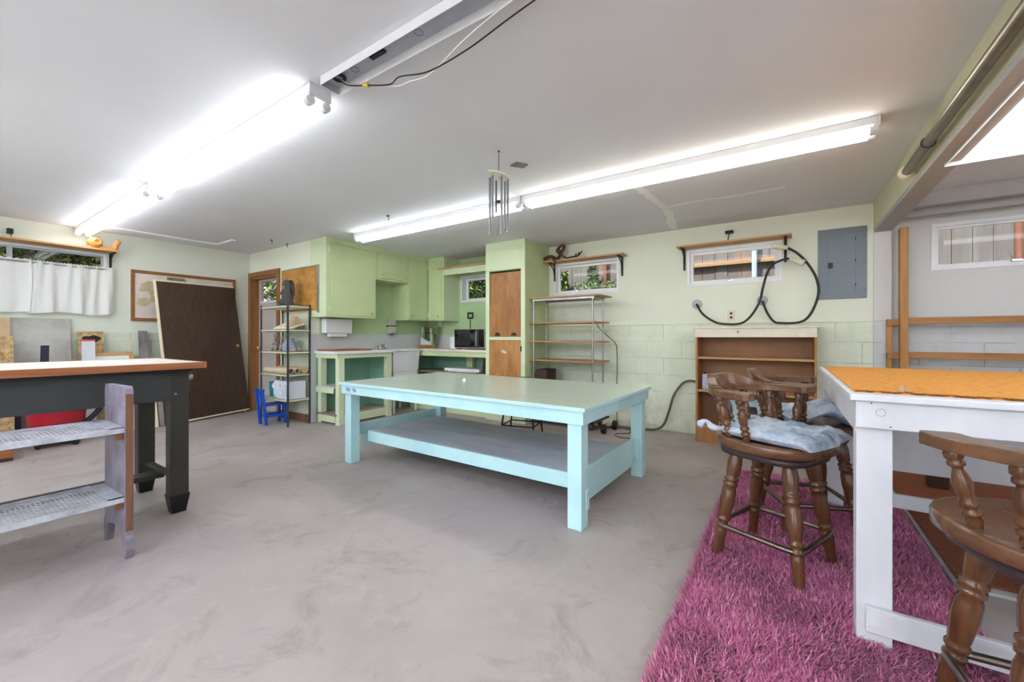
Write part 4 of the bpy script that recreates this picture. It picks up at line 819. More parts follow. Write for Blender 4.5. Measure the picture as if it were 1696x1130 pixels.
MB().box((0, 0, 0), (.30, .22, .22)).build('carton', 'box', t, .004)
pr = MB().tube([(.10 + .045 * math.cos(a), -.0005, .07 + .045 * math.sin(a)) for a in [k * PI / 10 for k in range(20)]], .0012, 4, True)
for k in range(3): a = k * PI / 3; pr.tube([(.10 - .03 * math.cos(a), -.0005, .165 - .03 * math.sin(a)), (.10 + .03 * math.cos(a), -.0005, .165 + .03 * math.sin(a))], .0012, 4)
for k in range(7): pr.box((.19, -.001, .04 + k * .022), (.27 - .01 * (k % 3), .001, .044 + k * .022))
pr.build('print', 'print_gray', t); MB().box((.165, -.0012, 0), (.168, .0, .22)).build('box_seam', 'print_gray', t)
t = thing('gray_canister', 'grey ribbed canister left of the printed carton', 'canister', (-5.52, 2.77, ZS[0] + .001)); MB().lathe([(0, .055), (.8, .06), (.9, .05), (1, .045)], (0, 0, 0), (0, 0, .22), 18).build('body', 'box', t)
MB().tube([(0.0 + .03 * math.cos(a), -.06, .15 + .03 * math.sin(a)) for a in [k * PI / 8 for k in range(16)]], .006, 6, True).build('dial', 'white', t)
t = thing('polka_dot_tin', 'teal polka dot tin behind the blue toy chair', 'tin', (-5.65, 2.80, ZS[0] + .001)); MB().lathe([(0, .068), (1, .078)], (0, 0, 0), (0, 0, .19), 20).build('tin_body', 'teal', t)
dm = MB()
for k in range(12):
    a = k * 1.05; dm.disc((.0755 * math.cos(a), .0755 * math.sin(a), .04 + .05 * (k % 3)), .009, (math.cos(a), math.sin(a), 0), .003, 8)
dm.build('dots', 'tile', t)
# toy chair
t = thing('toy_chair', 'small bright blue wooden child chair in front of the shelf unit', 'chair', (-5.53, 2.60, 0), math.radians(-3))
for x in (-.10, .075): MB().slab([(x, 0, 0), (x + .03, 0, 0), (x + .03 + (.0), -.05, .46), (x, -.05, .46)], .03).build('rear_leg', 'blue', t, .002)
for x in (-.09, .07): MB().box((x, .20, 0), (x + .028, .228, .24)).build('front_leg', 'blue', t, .002)
MB().box((-.10, -.01, .24), (.105, .24, .262)).build('seat', 'blue', t, .004)
MB().box((-.07, -.055, .42), (.075, -.03, .455)).build('back_rail', 'blue', t, .002); MB().box((-.07, -.04, .29), (.075, -.018, .32)).build('back_rail', 'blue', t, .002)
for k in range(3): MB().slab([(-.04 + k * .035, -.03, .32), (-.022 + k * .035, -.03, .32), (-.022 + k * .035, -.044, .42), (-.04 + k * .035, -.044, .42)], .008).build('back_slat', 'blue', t)
MB().box((-.07, .0, .09), (.075, .02, .12)).box((-.09, .02, .10), (-.075, .21, .13)).box((.08, .02, .10), (.095, .21, .13)).build('stretcher', 'blue', t, .001)
# parquet plaque
t = thing('parquet_panel', 'yellow parquet sample board in a silver frame on the wall behind the rabbit', 'panel', (-5.84, YD, 1.43))
MB().box((0, -.012, .03), (.86, -.001, .60)).build('parquet_face', 'plaque', t)
MB().box((-.012, -.016, .60), (.90, -.001, .612)).box((.86, -.016, .0), (.90, -.001, .60)).box((-.012, -.016, .0), (0, -.001, .60)).build('frame', 'silver', t, .001)
tag(MB().box((-5.88, YD - .012, 0), (XK, YD - .001, .10)).build('baseboard_door', 'plank_edge'), None, None, None, 'structure')

# ================================================================ WIRE POST SHELF RACK
t = thing('shelf_rack', 'tall rolling rack of wooden shelves on galvanised posts beside the green cupboard', 'shelf rack', (0, 0, 0))
for x, y in ((-2.71, 4.57), (-1.90, 4.57), (-1.90, 4.90), (-2.71, 4.90)): MB().tube([(x, y, .12), (x, y, 1.60)], .0115, 8).build('post', 'steel', t)
MB().prism([(-2.765, 4.53), (-1.84, 4.53), (-1.80, 4.60), (-1.80, 4.95), (-2.76, 4.95)], 1.605, 1.622).build('shelf', 'oakply', t, .003)
MB().box((-2.72, 4.56, 1.58), (-1.88, 4.58, 1.604)).box((-2.72, 4.89, 1.58), (-1.88, 4.91, 1.604)).box((-1.91, 4.58, 1.58), (-1.89, 4.89, 1.604)).build('top_frame', 'steel', t)
for z in (1.285, 1.05, .81): MB().prism([(-2.76, 4.54), (-1.87, 4.54), (-1.83, 4.61), (-1.83, 4.94), (-2.76, 4.94)], z, z + .018).build('shelf', 'oakply', t, .003)
MB().box((-2.76, 4.54, .11), (-1.83, 4.94, .13)).build('base_board', 'maroon', t, .003)
for x, y in ((-2.65, 4.60), (-1.93, 4.62), (-2.65, 4.88), (-1.93, 4.88)):
    MB().lathe([(0, .04), (.2, .048), (.8, .048), (1, .04)], (x - .014, y, .048), (x + .014, y, .048), 16).box((x - .02, y - .02, .07), (x + .02, y + .02, .11)).build('caster', 'wheel', t)
tag(MB().box((-2.69, 4.60, .4505), (-2.54, 4.87, .70)).build('dark_case', 'maroon', None, .01), 'dark brown case on the lowest part of the rolling rack', 'case')
tag(MB().box((-2.69, 4.60, .13), (-2.42, 4.87, .45)).build('storage_box', 'maroon', None, .01), 'dark box at the bottom of the rolling rack', 'box')
tag(MB().tube(smooth_path([(-2.08, 5.08, 1.33), (-2.02, 5.06, 1.24), (-1.90, 5.06, 1.13), (-1.80, 5.06, 1.04), (-1.775, 5.06, .9), (-1.78, 5.06, .3), (-1.77, 5.05, .06), (-1.7, 4.98, .006), (-1.55, 4.85, .006), (-1.5, 4.7, .006), (-1.62, 4.58, .006), (-1.55, 4.45, .006), (-1.42, 4.46, .006)]), .0045, 6).build('extension_cord', 'cordb'), 'thin brown cord running down beside the rack and curling on the floor', 'cord')
tag(MB().tube(smooth_path([(-.80, 5.06, .58), (-.86, 5.05, .61), (-.93, 5.05, .61), (-1.0, 5.05, .57), (-1.09, 5.05, .43), (-1.14, 5.05, .25), (-1.2, 5.04, .08), (-1.28, 5.0, .022), (-1.42, 4.95, .016), (-1.65, 4.9, .016), (-1.95, 4.75, .016)]), .013, 8).build('garden_hose', 'hose'), 'olive hose rising from the floor to behind the bookcase', 'hose')
t = thing('hand_truck', 'black wheels of a small dolly under the rolling rack', 'dolly', (-1.72, 4.80, 0))
for dx, dy in ((0, 0), (-.03, -.28)): MB().lathe([(0, .03), (.1, .055), (.9, .055), (1, .03)], (dx - .015, dy, .056), (dx + .03, dy, .056), 18).build('wheel', 'black', t)
MB().tube([(-.0, 0, .056), (-.03, -.28, .056)], .008, 6).build('axle', 'iron', t)

# wall shelves with brackets on the back wall
def wall_shelf(label, x0, x1, z, bx, m='shelf_pine_x', d=.20):
    tag(MB().box((x0, YB - d, z), (x1, YB - .001, z + .018)).build('wall_shelf', m, None, .002), label, 'shelf')
    for x, lb in bx:
        t = thing('shelf_bracket', lb, 'shelf bracket', (x, YB, z - .0005), 0)
        MB().box((-.012, -.012, -.24), (.012, -.001, 0)).box((-.012, -.18, -.012), (.012, -.012, 0)).build('bracket_arm', 'iron', t, .001)
        MB().tube([(0, -.01, -.17), (0, -.05, -.07), (0, -.15, -.012)], .007, 6).build('brace', 'iron', t)
wall_shelf('short pine shelf over the plant window, carrying the grapevine', -2.76, -1.65, 2.132, ((-2.68, 'black bracket under the grapevine end of the short pine shelf'), (-1.72, 'black bracket at the right end of the short pine shelf')))
wall_shelf('long pine shelf over the window above the bookcase', -1.03, 0.055, 2.132, ((-.98, 'black bracket left of the window above the bookcase'), (0.0, 'black bracket beside the cable connectors')))
mb = MB(); rd = random.Random(11)
P_ = [[(-2.86, 4.95, 2.165), (-2.75, 4.95, 2.20), (-2.66, 4.96, 2.22), (-2.56, 4.95, 2.17), (-2.52, 4.95, 2.26), (-2.55, 4.95, 2.32), (-2.50, 4.96, 2.35)],
      [(-2.56, 4.95, 2.17), (-2.50, 4.94, 2.24), (-2.46, 4.95, 2.33), (-2.52, 4.96, 2.34), (-2.57, 4.95, 2.28), (-2.48, 4.94, 2.20), (-2.42, 4.95, 2.165)],
      [(-2.44, 4.95, 2.165), (-2.34, 4.96, 2.18), (-2.26, 4.95, 2.185), (-2.20, 4.95, 2.24)], [(-2.26, 4.95, 2.185), (-2.25, 4.96, 2.23)], [(-2.30, 4.96, 2.18), (-2.28, 4.93, 2.21)],
      [(-2.62, 4.94, 2.17), (-2.60, 4.89, 2.16), (-2.56, 4.885, 2.11), (-2.60, 4.885, 2.07)], [(-2.78, 4.96, 2.19), (-2.80, 4.94, 2.22)]]
for k, p in enumerate(P_): L = smooth_path(p, 6); mb.tube(L, [max(.005, (.024 if k < 2 else .015) * (1 - .5 * i / len(L))) for i in range(len(L))], 7)
tag(mb.build('grapevine_branch', 'branch'), 'twisted brown grapevine branch lying on the short pine shelf', 'branch')

# ================================================================ POWER: boxes, cables, panel
for k, (x, z, lb) in enumerate(((-.843, 1.495, 'round grey junction box at the left, feeding the first black cable'), (-.205, 1.505, 'round grey junction box where the two black cables cross'))):
    t = thing('junction_box', lb, 'junction box', (x, YB, z)); MB().lathe([(0, .052), (.7, .052), (1, .046)], (0, -.001, 0), (0, -.03, 0), 8).build('cover', 'gray_metal', t, .002)
    MB().lathe([(0, .02), (1, .018)], (0, -.03, 0), (0, -.055, 0), 12).build('cable_gland', 'gray_metal', t)
def cable(label, pts, cd):
    t = thing('power_cable', label, 'cable', (0, 0, 0)); L = smooth_path(pts, 6); MB().tube(L, .0115, 10).build('cable', 'rubber', t)
    a = Vector(pts[-1]); d = Vector(cd).normalized()
    c_ = MB().lathe([(0, .016), (.15, .022), (.45, .024), (.5, .030), (.9, .032), (1, .030)], a, a + d * .13, 16).build('connector', 'ivory', t); MB().disc(a + d * .1302, .022, d, .001).build('socket_face', 'black', c_)
cable('thick black cable looping up from the left junction box', [(-.843, 5.04, 1.49), (-.766, 4.99, 1.372), (-.65, 4.97, 1.286), (-.55, 4.95, 1.258), (-.4, 4.95, 1.26), (-.306, 4.95, 1.33), (-.224, 4.95, 1.478), (-.192, 4.96, 1.633), (-.157, 4.98, 1.777), (-.102, 4.98, 1.864), (-.025, 4.94, 1.893), (.035, 4.88, 1.891)], (.85, -.1, -.45))
cable('thick black cable making the big loop beside the grey breaker box', [(-.202, 5.04, 1.496), (-.157, 5.01, 1.369), (-.102, 4.99, 1.281), (-.045, 4.985, 1.260), (.114, 4.985, 1.264), (.197, 4.98, 1.33), (.256, 4.98, 1.479), (.268, 4.98, 1.602), (.237, 4.97, 1.73), (.165, 4.95, 1.863), (.091, 4.92, 1.95), (.02, 4.89, 2.0)], (-.95, -.05, .28))
t = thing('breaker_box', 'grey steel breaker box set in the wall near the beam', 'electrical panel', (.27, YB, 1.49))
MB().box((0, -.02, 0), (.37, -.001, .685)).build('cover', 'panel', t, .003)
d = MB().box((.075, -.024, .05), (.285, -.02, .63)).build('door', 'panel', t, .002); MB().box((.078, -.03, .30), (.115, -.024, .355)).build('latch', 'black', d, .002)
for z in (.12, .35, .56): MB().box((.283, -.026, z), (.291, -.02, z + .02)).build('hinge', 'black', d)
for x, z in ((.02, .08), (.35, .08), (.35, .58), (.02, .60)): MB().disc((x, -.022, z), .006, (0, -1, 0), .003, 8).build('screw', 'dark_steel', t)
t = thing('wall_outlet', 'ivory wall outlet just above the bookcase', 'outlet', (-.497, YB, 1.355)); MB().box((-.035, -.008, -.055), (.035, -.001, .055)).build('cover_plate', 'ivory', t, .002)
for z in (-.022, .022): MB().disc((0, -.009, z), .015, (0, -1, 0), .003, 12).build('socket', 'darkwood', t)

# ================================================================ BOOKCASE
t = thing('bookcase', 'low wooden bookcase with a white top against the back wall', 'bookcase', (0, 0, 0))
ax, bx, y0 = -.80, .245, 4.74
MB().box((ax - .01, y0 - .03, 1.205), (bx + .03, 5.08, 1.225)).build('top', 'bs_white', t, .003)
f = MB().box((ax, y0 - .018, 1.115), (bx, y0 + .002, 1.205)).build('fascia', 'bs_white', t, .002); MB().disc((-.40, y0 - .0182, 1.17), .009, (0, -1, 0), .002, 6).build('catch', 'iron', f)
for x in (ax, bx - .02): MB().box((x, y0 + .002, 0), (x + .02, 5.06, 1.205)).build('side_panel', 'bookwood', t, .001)
MB().box((ax + .02, 5.04, .05), (bx - .02, 5.055, 1.2)).build('back_panel', 'bookback', t)
for z in (.885, .535, .16): MB().box((ax + .02, y0 + .01, z), (bx - .02, 5.04, z + .022)).build('shelf', 'bookshelf', t, .001)
MB().box((ax + .02, y0 + .01, 0), (bx - .02, y0 + .03, .16)).build('plinth', 'bookwood', t, .001)
MB().box((-.58, y0 + .03, .183), (-.565, 5.04, .535)).build('divider', 'bookwood', t)
t = thing('metal_can', 'small white printed can with black cap on the middle bookcase shelf', 'can', (-.72, 4.83, .558)); MB().box((-.025, -.02, 0), (.03, .02, .165)).build('can_body', 'can', t, .004); MB().box((-.032, -.019, .0), (-.026, .019, .16)).build('label_edge', 'navy', t); MB().lathe([(0, .012), (1, .012)], (0, 0, .165), (0, 0, .185), 10).build('cap', 'black', t)
t = thing('plastic_tray', 'pale blue plastic tray leaning inside the lower bookcase bay', 'tray', (-.33, 4.9, .183))
MB().slab([(-.21, 0, 0), (.16, 0, 0), (.12, .1, .27), (-.20, .1, .29)], .012).build('tray_panel', 'pale_blue', t, .003); MB().slab([(-.10, -.012, .10), (.10, -.012, .10), (.08, .055, .20), (-.06, .055, .20)], .006).build('tray_label', 'maroon', t)

# ================================================================ black stool under the mint table
t = thing('metal_stool', 'black metal stool standing behind the mint green table', 'stool', (-2.50, 3.95, 0), .25)
for sx in (-1, 1):
    for sy in (-1, 1): MB().tube([(sx * .20, sy * .17, 0), (sx * .12, sy * .11, .62)], .010, 8).build('leg', 'iron', t)
MB().tube([(sx * .183, sy * .157, .13) for sx, sy in ((-1, -1), (1, -1), (1, 1), (-1, 1))], .008, 6, True).build('stretcher_ring', 'iron', t)
MB().lathe([(0, .15), (.6, .165), (1, .15)], (0, 0, .62), (0, 0, .65), 20).build('seat', 'maroon', t)

# ================================================================ GARAGE BAY: stud frame and rails
t = thing('stud_partition', 'yellow pine stud and rails framed in front of the grey wall', 'wooden frame', (0, 0, 0))
MB().box((.855, 4.98, .02), (.91, 5.06, 2.10)).build('upright_stud', 'pine', t, .003)
for z0_, z1_ in ((1.235, 1.29), (.93, .985)):
    MB().box((.911, 4.99, z0_), (3.6, 5.04, z1_)).build('rail', 'pine_x', t, .003); MB().box((.775, 5.02, z0_ - .01), (.854, 5.075, z1_ - .01)).build('short_rail', 'pine_x', t, .002)
MB().box((.775, 5.06, .02), (.815, 5.083, 1.225)).build('rear_stud', 'pine', t, .002)
MB().box((.775, 4.98, 0), (3.6, 5.06, .02)).build('floor_plate', 'pine_x', t)

# ================================================================ RUST CARPET, PINK RUG
t = thing('rust_carpet', 'short pile rust brown carpet on a pale pad under the white bench', 'carpet', (.63, 2.62, 0))
MB().box((0, 0, 0), (2.6, 2.3, .014)).build('carpet_pad', 'rustpad', t, .003); MB().box((.018, .05, .014), (2.58, 2.28, .026)).build('carpet_pile', 'rust', t, .003)
rug = thing('shag_rug', 'pink shaggy rug under the bar stools', 'rug', (0, 0, 0)); rug['kind'] = 'stuff'
def rug_mat():
    s = NT('pink_shag'); a = s.n('ShaderNodeAttribute', attribute_name='tone'); 
    c = s.ramp(a.outputs['Fac'], [(0.0, lin((146, 58, 96))), (.35, lin((194, 96, 138))), (.7, lin((220, 130, 166))), (1.0, lin((236, 172, 196)))])
    big = s.ramp(s.noise(1.6, 3), [(.35, G0), (.7, (.5, .5, .5, 1))]); c = s.mix(big, c, lin((180, 92, 146)))
    s.base(c); s.b.inputs['Roughness'].default_value = .8; s.b.inputs['Specular IOR Level'].default_value = .2
    s.b.inputs['Sheen Weight'].default_value = .3; return s.m
M['rug'] = rug_mat()
RX0, RX1, RY0, RY1 = -.36, .615, .95, 3.82
MB().box((RX0, RY0, .001), (RX1, RY1, .012)).build('rug_backing', 'magenta', rug)
def shag(n=120000):
    rg = np.random.default_rng(4)
    x = rg.uniform(RX0, RX1, n); y = RY0 + (RY1 - RY0) * rg.uniform(0, 1, n) ** 1.25
    # clumps share a lean direction
    fx = np.sin(x * 9 + 2 * np.sin(y * 5)) + .5 * np.sin(x * 23 + y * 17); fy = np.cos(y * 8 + 2 * np.sin(x * 6)) + .5 * np.sin(y * 25 - x * 11)
    ang = np.arctan2(fy, fx) + rg.normal(0, 1.3, n); ln = rg.uniform(.028, .054, n); lean = rg.uniform(.35, 1.1, n)
    edge = np.minimum(np.minimum(x - RX0, RX1 - x), np.minimum(y - RY0, RY1 - y))
    out = edge < .02
    ang = np.where(out & (x - RX0 < .02), PI + rg.normal(0, .5, n), ang); ang = np.where(RX1 - x < .035, PI + rg.normal(0, .5, n), ang)
    dx, dy = np.cos(ang), np.sin(ang); wd = rg.uniform(.0016, .0032, n); h = ln * np.cos(lean * .9); r = ln * np.sin(lean)
    px, py = -dy * wd, dx * wd
    V = np.zeros((n, 5, 3))
    for k, (t_, q) in enumerate(((0, 1), (0, -1), (.55, -.9), (.55, .9), (1, 0))):
        V[:, k, 0] = x + dx * r * t_ ** 1.6 + px * q; V[:, k, 1] = y + dy * r * t_ ** 1.6 + py * q; V[:, k, 2] = .010 + h * (t_ ** .8)
    V = V.reshape(-1, 3); b = (np.arange(n) * 5)[:, None]
    quads = b + np.array([0, 1, 2, 3]); tris = b + np.array([3, 2, 4])
    me = bpy.data.meshes.new('rug_pile'); me.vertices.add(n * 5); me.vertices.foreach_set('co', V.ravel())
    me.loops.add(n * 7); me.loops.foreach_set('vertex_index', np.hstack([quads, tris]).ravel().astype(np.int32))
    me.polygons.add(n * 2); ls = np.zeros(n * 2, np.int32); ls[0::2] = np.arange(n) * 7; ls[1::2] = np.arange(n) * 7 + 4
    me.polygons.foreach_set('loop_start', ls)
    me.update(calc_edges=True); me.validate()
    at = me.attributes.new('tone', 'FLOAT', 'POINT'); tone = np.repeat(rg.uniform(.1, 1, n), 5); at.data.foreach_set('value', tone.astype(np.float32))
    ob = bpy.data.objects.new('rug_pile', me); COL.objects.link(ob); me.materials.append(M['rug']); ob.parent = rug; ob['kind'] = 'stuff'
shag()

# ================================================================ WHITE BENCH WITH ORANGE TOP
t = thing('white_workbench', 'tall white painted workbench with an orange felt top at the right', 'workbench', (.19, 1.87, 0))
L_, D_ = 1.9, 1.60
MB().box((0, 0, .895), (L_, D_, .918)).build('benchtop', 'white_worn', t, .004)
MB().box((.022, .075, .918), (L_ - .02, D_ - .01, .923)).build('felt_cover', 'orange', t)
fe = MB(); rd = random.Random(5); x = .03
while x < 1.5:
    fe.ell((x, .075 + rd.uniform(-.006, .006), .9235), (.010, rd.uniform(.003, .008), .003), 6, 4); x += .012
fe.build('frayed_edge', 'orange_edge', t)
MB().box((.018, .02, .80), (L_ - .02, .045, .894)).build('front_apron', 'white_worn', t, .002)
MB().box((.018, .046, .78), (.043, D_ - .02, .894)).build('side_apron', 'white_worn', t, .002)
MB().box((.12, D_ - .045, .29), (L_ - .05, D_ - .02, .894)).build('back_panel', 'white_worn', t, .002)
for lx, ly in ((.022, .024), (.022, D_ - .13), (L_ - .13, .024), (L_ - .13, D_ - .13)): MB().box((lx + .0, ly + .0225, 0), (lx + .098, ly + .10, .7995)).build('leg', 'white_worn', t, .003)
MB().box((.045, .022, .082), (L_ - .03, .045, .170)).build('front_rail', 'white_worn', t, .003)
MB().box((.14, D_ - .12, .085), (L_ - .03, D_ - .09, .165)).build('back_rail', 'white_worn', t, .003)
for x, z in ((.065, .10), (.115, .145)): MB().disc((x, .022, z), .011, (0, -1, 0), .006, 14).build('bolt', 'white_worn', t, .001)
MB().tube([(.085 + .013 * math.cos(a), .0195, .857 + .013 * math.sin(a)) for a in [k * PI / 8 for k in range(16)]], .0012, 4, True).build('plug_ring', 'beam_gray', t)
for x, z in ((.06, .888), (.11, .81)): MB().disc((x, .0205, z), .0025, (0, -1, 0), .002, 6).build('nail_hole', 'iron', t)
tag(MB().lathe([(0, .008), (.4, .012), (.6, .006), (1, .010)], (.34, 1.975, .9235), (.345, 1.975, .945), 8).ell((.36, 1.985, .928), (.015, .01, .004), 8, 5).build('wood_chip', 'cardboard'), 'small pale chip lying at the frayed edge of the orange top', 'chip')
tag(MB().box((.86, 4.15, .0265), (.97, 4.22, .4)).build('wooden_post', 'darkwood', None, .004), 'short dark wooden post seen under the white bench', 'post')

# ================================================================ BAR STOOLS
LEGP = [(0, .0165), (.04, .018), (.22, .0225), (.26, .0235), (.275, .021), (.285, .025), (.30, .025), (.31, .0205), (.33, .0205), (.345, .026), (.36, .0265), (.375, .021), (.39, .023), (.52, .029), (.62, .0275), (.66, .022), (.67, .0285), (.69, .0285), (.70, .022), (.715, .0285), (.735, .0285), (.745, .0215), (.77, .026), (.88, .029), (.95, .024), (1, .020)]
LEGP = [(a_, b_ * 1.14) for a_, b_ in LEGP]
SPP = [(a_, b_ * .9) for a_, b_ in [(0, .014), (.03, .015), (.10, .019), (.16, .014), (.18, .022), (.21, .023), (.24, .015), (.27, .015), (.30, .022), (.34, .022), (.37, .015), (.45, .021), (.58, .023), (.68, .017), (.74, .0125), (.77, .013), (.79, .020), (.83, .020), (.85, .015), (.89, .022), (.95, .022), (1, .017)]]
def build_stool(label):
    t = thing('bar_stool', label, 'bar stool', (0, 0, 0), 0, 'turned wood swivel bar stools')
    return t
def stool(label, x, y, z0, base_rot, face, seat_rel=0.0):
    """x,y centre; base_rot orientation of the legs; face direction the sitter looks"""
    t = build_stool(label); t.location = (x, y, z0); H = .63 - z0
    Rb = Matrix.Rotation(base_rot, 4, 'Z'); Rf = Matrix.Rotation(face, 4, 'Z'); f = .185; top = .115
    for sx, sy in ((-1, -1), (1, -1), (1, 1), (-1, 1)):
        a = Rb @ Vector((sx * f, sy * f, 0)); b = Rb @ Vector((sx * top, sy * top, H - .075)); MB().lathe(LEGP, a, b, 16).build('leg', 'darkoak', t)
    zr = .16; k = f - (f - top) * zr / (H - .075) + .022; pts = []
    for sx, sy, a0 in ((1, 1, 0), (-1, 1, 90), (-1, -1, 180), (1, -1, 270)):
        for j in range(5):
            a = math.radians(a0 + j * 22.5); c0 = (k - .05); pts.append(Rb @ Vector((sx * c0 + .05 * math.cos(a), sy * c0 + .05 * math.sin(a), zr)))
    MB().tube(pts, .0125, 10, True).build('footrest_ring', 'ring_brass', t)
    for sx, sy in ((1, 1), (-1, 1), (-1, -1), (1, -1)): MB().ell(Rb @ Vector((sx * (k - .012), sy * (k - .012), zr)), (.008, .008, .008), 8, 6).build('ring_screw', 'brass', t)
    # swivel base: rounded square
    def rsq(r, rc, z, M_, n=6, sx=1.0):
        out = []
        for qx, qy, a0 in ((1, 1, 0), (-1, 1, 90), (-1, -1, 180), (1, -1, 270)):
            for j in range(n + 1):
                a = math.radians(a0 + 90 * j / n); out.append(M_ @ Vector((sx * (qx * (r - rc) + rc * math.cos(a)), qy * (r - rc) + rc * math.sin(a), z)))
        return out
    def loft(rings):
        mb = MB(); n = len(rings[0]); vs = [p for r_ in rings for p in r_]
        mb.add(vs, [(i * n + k_, i * n + (k_ + 1) % n, (i + 1) * n + (k_ + 1) % n, (i + 1) * n + k_) for i in range(len(rings) - 1) for k_ in range(n)], True)
        mb.add(rings[0], [tuple(range(n))[::-1]]); mb.add(rings[-1], [tuple(range(n))]); return mb
    loft([rsq(.165, .09, H - .095, Rf), rsq(.195, .11, H - .088, Rf), rsq(.20, .115, H - .072, Rf), rsq(.195, .11, H - .058, Rf), rsq(.17, .1, H - .052, Rf)]).build('swivel_base', 'vinyl', t)
    # seat: round at back, squarer at front
    def seat_ring(sc, z):
        out = []
        for j in range(40):
            a = 2 * PI * j / 40; ca, sa = math.cos(a), math.sin(a); pw = .85 if ca > 0 else 1.0
            out.append(Rf @ Vector((.245 * sc * math.copysign(abs(ca) ** pw, ca), (.25 * sc) * math.copysign(abs(sa) ** (pw * .95), sa), z)))
        return out
    loft([seat_ring(.93, H - .052), seat_ring(1.0, H - .042), seat_ring(1.0, H - .010), seat_ring(.985, H - .002), seat_ring(.95, H), seat_ring(.6, H - .008), seat_ring(.2, H - .012)]).build('seat', 'seatoak', t)
    # arm rail: horseshoe sweep with a raised crest at the back
    n = 44; ha = .198; top0 = H + ha; vs = []; amax = math.radians(100)
    for j in range(n + 1):
        th = -amax + 2 * amax * j / n; e = abs(th) / amax; wd = .030 + .017 * max(0, (e - .66) / .34) ** .7; 
        if e > .97: wd *= .72
        rc = .245 + .020 * e; dx, dy = -math.cos(th), math.sin(th)
        for rr, zz in ((rc - wd, top0), (rc + wd, top0), (rc + wd, top0 + .034), (rc - wd, top0 + .034)): vs.append(Rf @ Vector((dx * rr * 1.04, dy * rr, zz)))
    fs = [(4 * j + k_, 4 * j + (k_ + 1) % 4, 4 * j + 4 + (k_ + 1) % 4, 4 * j + 4 + k_) for j in range(n) for k_ in range(4)] + [(0, 3, 2, 1), (4 * n, 4 * n + 1, 4 * n + 2, 4 * n + 3)]
    MB().add(vs, fs).build('arm_rail', 'seatoak', t, .004)
    vs = []; n = 26; am = math.radians(52)
    for j in range(n + 1):
        th = -am + 2 * am * j / n; e = abs(th) / am; hh = .004 + .052 * (1 - max(0, (e - .35) / .65) ** 1.0 if e > .35 else 1); hh = .004 + .052 * (0.5 + 0.5 * math.cos(PI * max(0, (e - .35) / .65)))
        dx, dy = -math.cos(th), math.sin(th)
        for rr, zz in ((.226, top0 + .034), (.276, top0 + .034), (.276 + .3 * hh, top0 + .034 + hh), (.236 + .3 * hh, top0 + .034 + hh)): vs.append(Rf @ Vector((dx * rr * 1.04, dy * rr, zz)))
    fs = [(4 * j + k_, 4 * j + (k_ + 1) % 4, 4 * j + 4 + (k_ + 1) % 4, 4 * j + 4 + k_) for j in range(n) for k_ in range(4)] + [(0, 3, 2, 1), (4 * n, 4 * n + 1, 4 * n + 2, 4 * n + 3)]
    MB().add(vs, fs).build('back_crest', 'seatoak', t, .004)
    for d in (-88, -58, -29, 0, 29, 58, 88):
        th = math.radians(d); e = abs(d) / 100; r1 = .245 + .02 * e; r0 = .207
        MB().lathe(SPP, Rf @ Vector((-math.cos(th) * r0, math.sin(th) * r0, H - .006)), Rf @ Vector((-math.cos(th) * r1 * 1.04, math.sin(th) * r1, top0 + .002)), 14).build('spindle', 'darkoak', t)
    return t
ST = [(-.05, 2.395, .02, math.radians(-22), math.radians(-27)), (.10, 3.0, .02, math.radians(22), math.radians(-3)), (.605, 1.622, .0, math.radians(6), math.radians(109))]
stool('nearer of the two cushioned bar stools, blue cushion flat on its seat', *ST[0])
stool('farther cushioned bar stool behind the first, its blue cushion bunched against the white bench', *ST[1])
stool('bar stool without a cushion at the right edge of the picture', *ST[2])
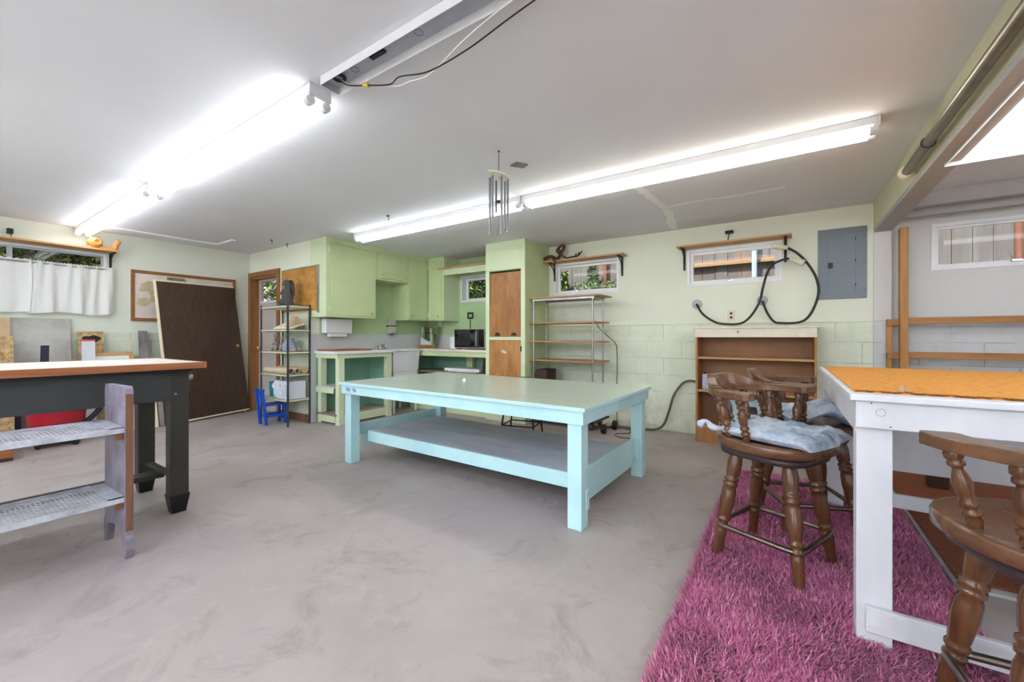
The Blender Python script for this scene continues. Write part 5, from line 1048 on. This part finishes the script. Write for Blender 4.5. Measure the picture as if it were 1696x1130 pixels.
def cushion(label, x, y, z, rz, w_, d_, puff, fold=0.0):
    t = thing('seat_cushion', label, 'cushion', (x, y, z), rz, 'faded denim seat cushions'); n = 30; V = []; F = []
    for side in (1, -1):
        for i in range(n + 1):
            for j in range(n + 1):
                u, v = i / n * 2 - 1, j / n * 2 - 1; ed = (1 - abs(u) ** 5) * (1 - abs(v) ** 5); ed = max(ed, 0) ** .33
                wr = .006 * math.sin(u * 9 + 3 * v) + .005 * math.sin(v * 13 - u * 4) + .004 * math.sin(u * 23 + v * 17) + .003 * math.sin(31 * v - 9 * u)
                tuft = -.010 * math.exp(-((u * .9) ** 2 + (v * .9) ** 2) * 14)
                zz = puff + side * (puff * ed) + (wr * ed + tuft if side > 0 else 0)
                X_ = u * w_ / 2 * (1 - .04 * v * v); Y_ = v * d_ / 2 * (1 - .05 * u * u)
                if fold: zz += fold * .5 * (1 + math.sin(u * 3.6 + .6)) ; zz += .012 * math.sin(v * 7 + u * 3)
                elif u > .72: zz -= .022 * ((u - .72) / .28) ** 2 * (1 if v < .2 else .3)
                V.append((X_, Y_, zz + (0 if side > 0 else 0)))
        o = 0 if side > 0 else (n + 1) ** 2
        for i in range(n):
            for j in range(n):
                a = o + i * (n + 1) + j; q_ = (a, a + n + 1, a + n + 2, a + 1); F.append(q_ if side > 0 else q_[::-1])
    MB().add(V, F, True).build('cushion_body', 'denim', t)
    return t
c1 = cushion('flat faded blue cushion on the nearer bar stool', ST[0][0], ST[0][1], .628, ST[0][4], .43, .41, .030); c1.location.x += .045 * math.cos(ST[0][4]); c1.location.y += .045 * math.sin(ST[0][4])
MB().tube(smooth_path([(-.19, -.17, .03), (-.24, -.19, .03), (-.29, -.17, .05), (-.33, -.18, .02)], 4), [.008, .010, .013, .016, .018, .016, .013, .010, .010, .014, .018, .022, .012], 7).build('tie', 'denim', c1)
MB().tube(smooth_path([(-.19, .17, .03), (-.24, .20, .04), (-.30, .19, .04), (-.32, .14, .03)], 4), [.008, .010, .012, .014, .016, .014, .012, .010, .009, .010, .012, .014, .008], 7).build('tie', 'denim', c1)
c2 = cushion('bunched up faded blue cushion on the farther bar stool', ST[1][0] + .04, ST[1][1] + .0, .624, ST[1][4] + .1, .36, .38, .032, .05)
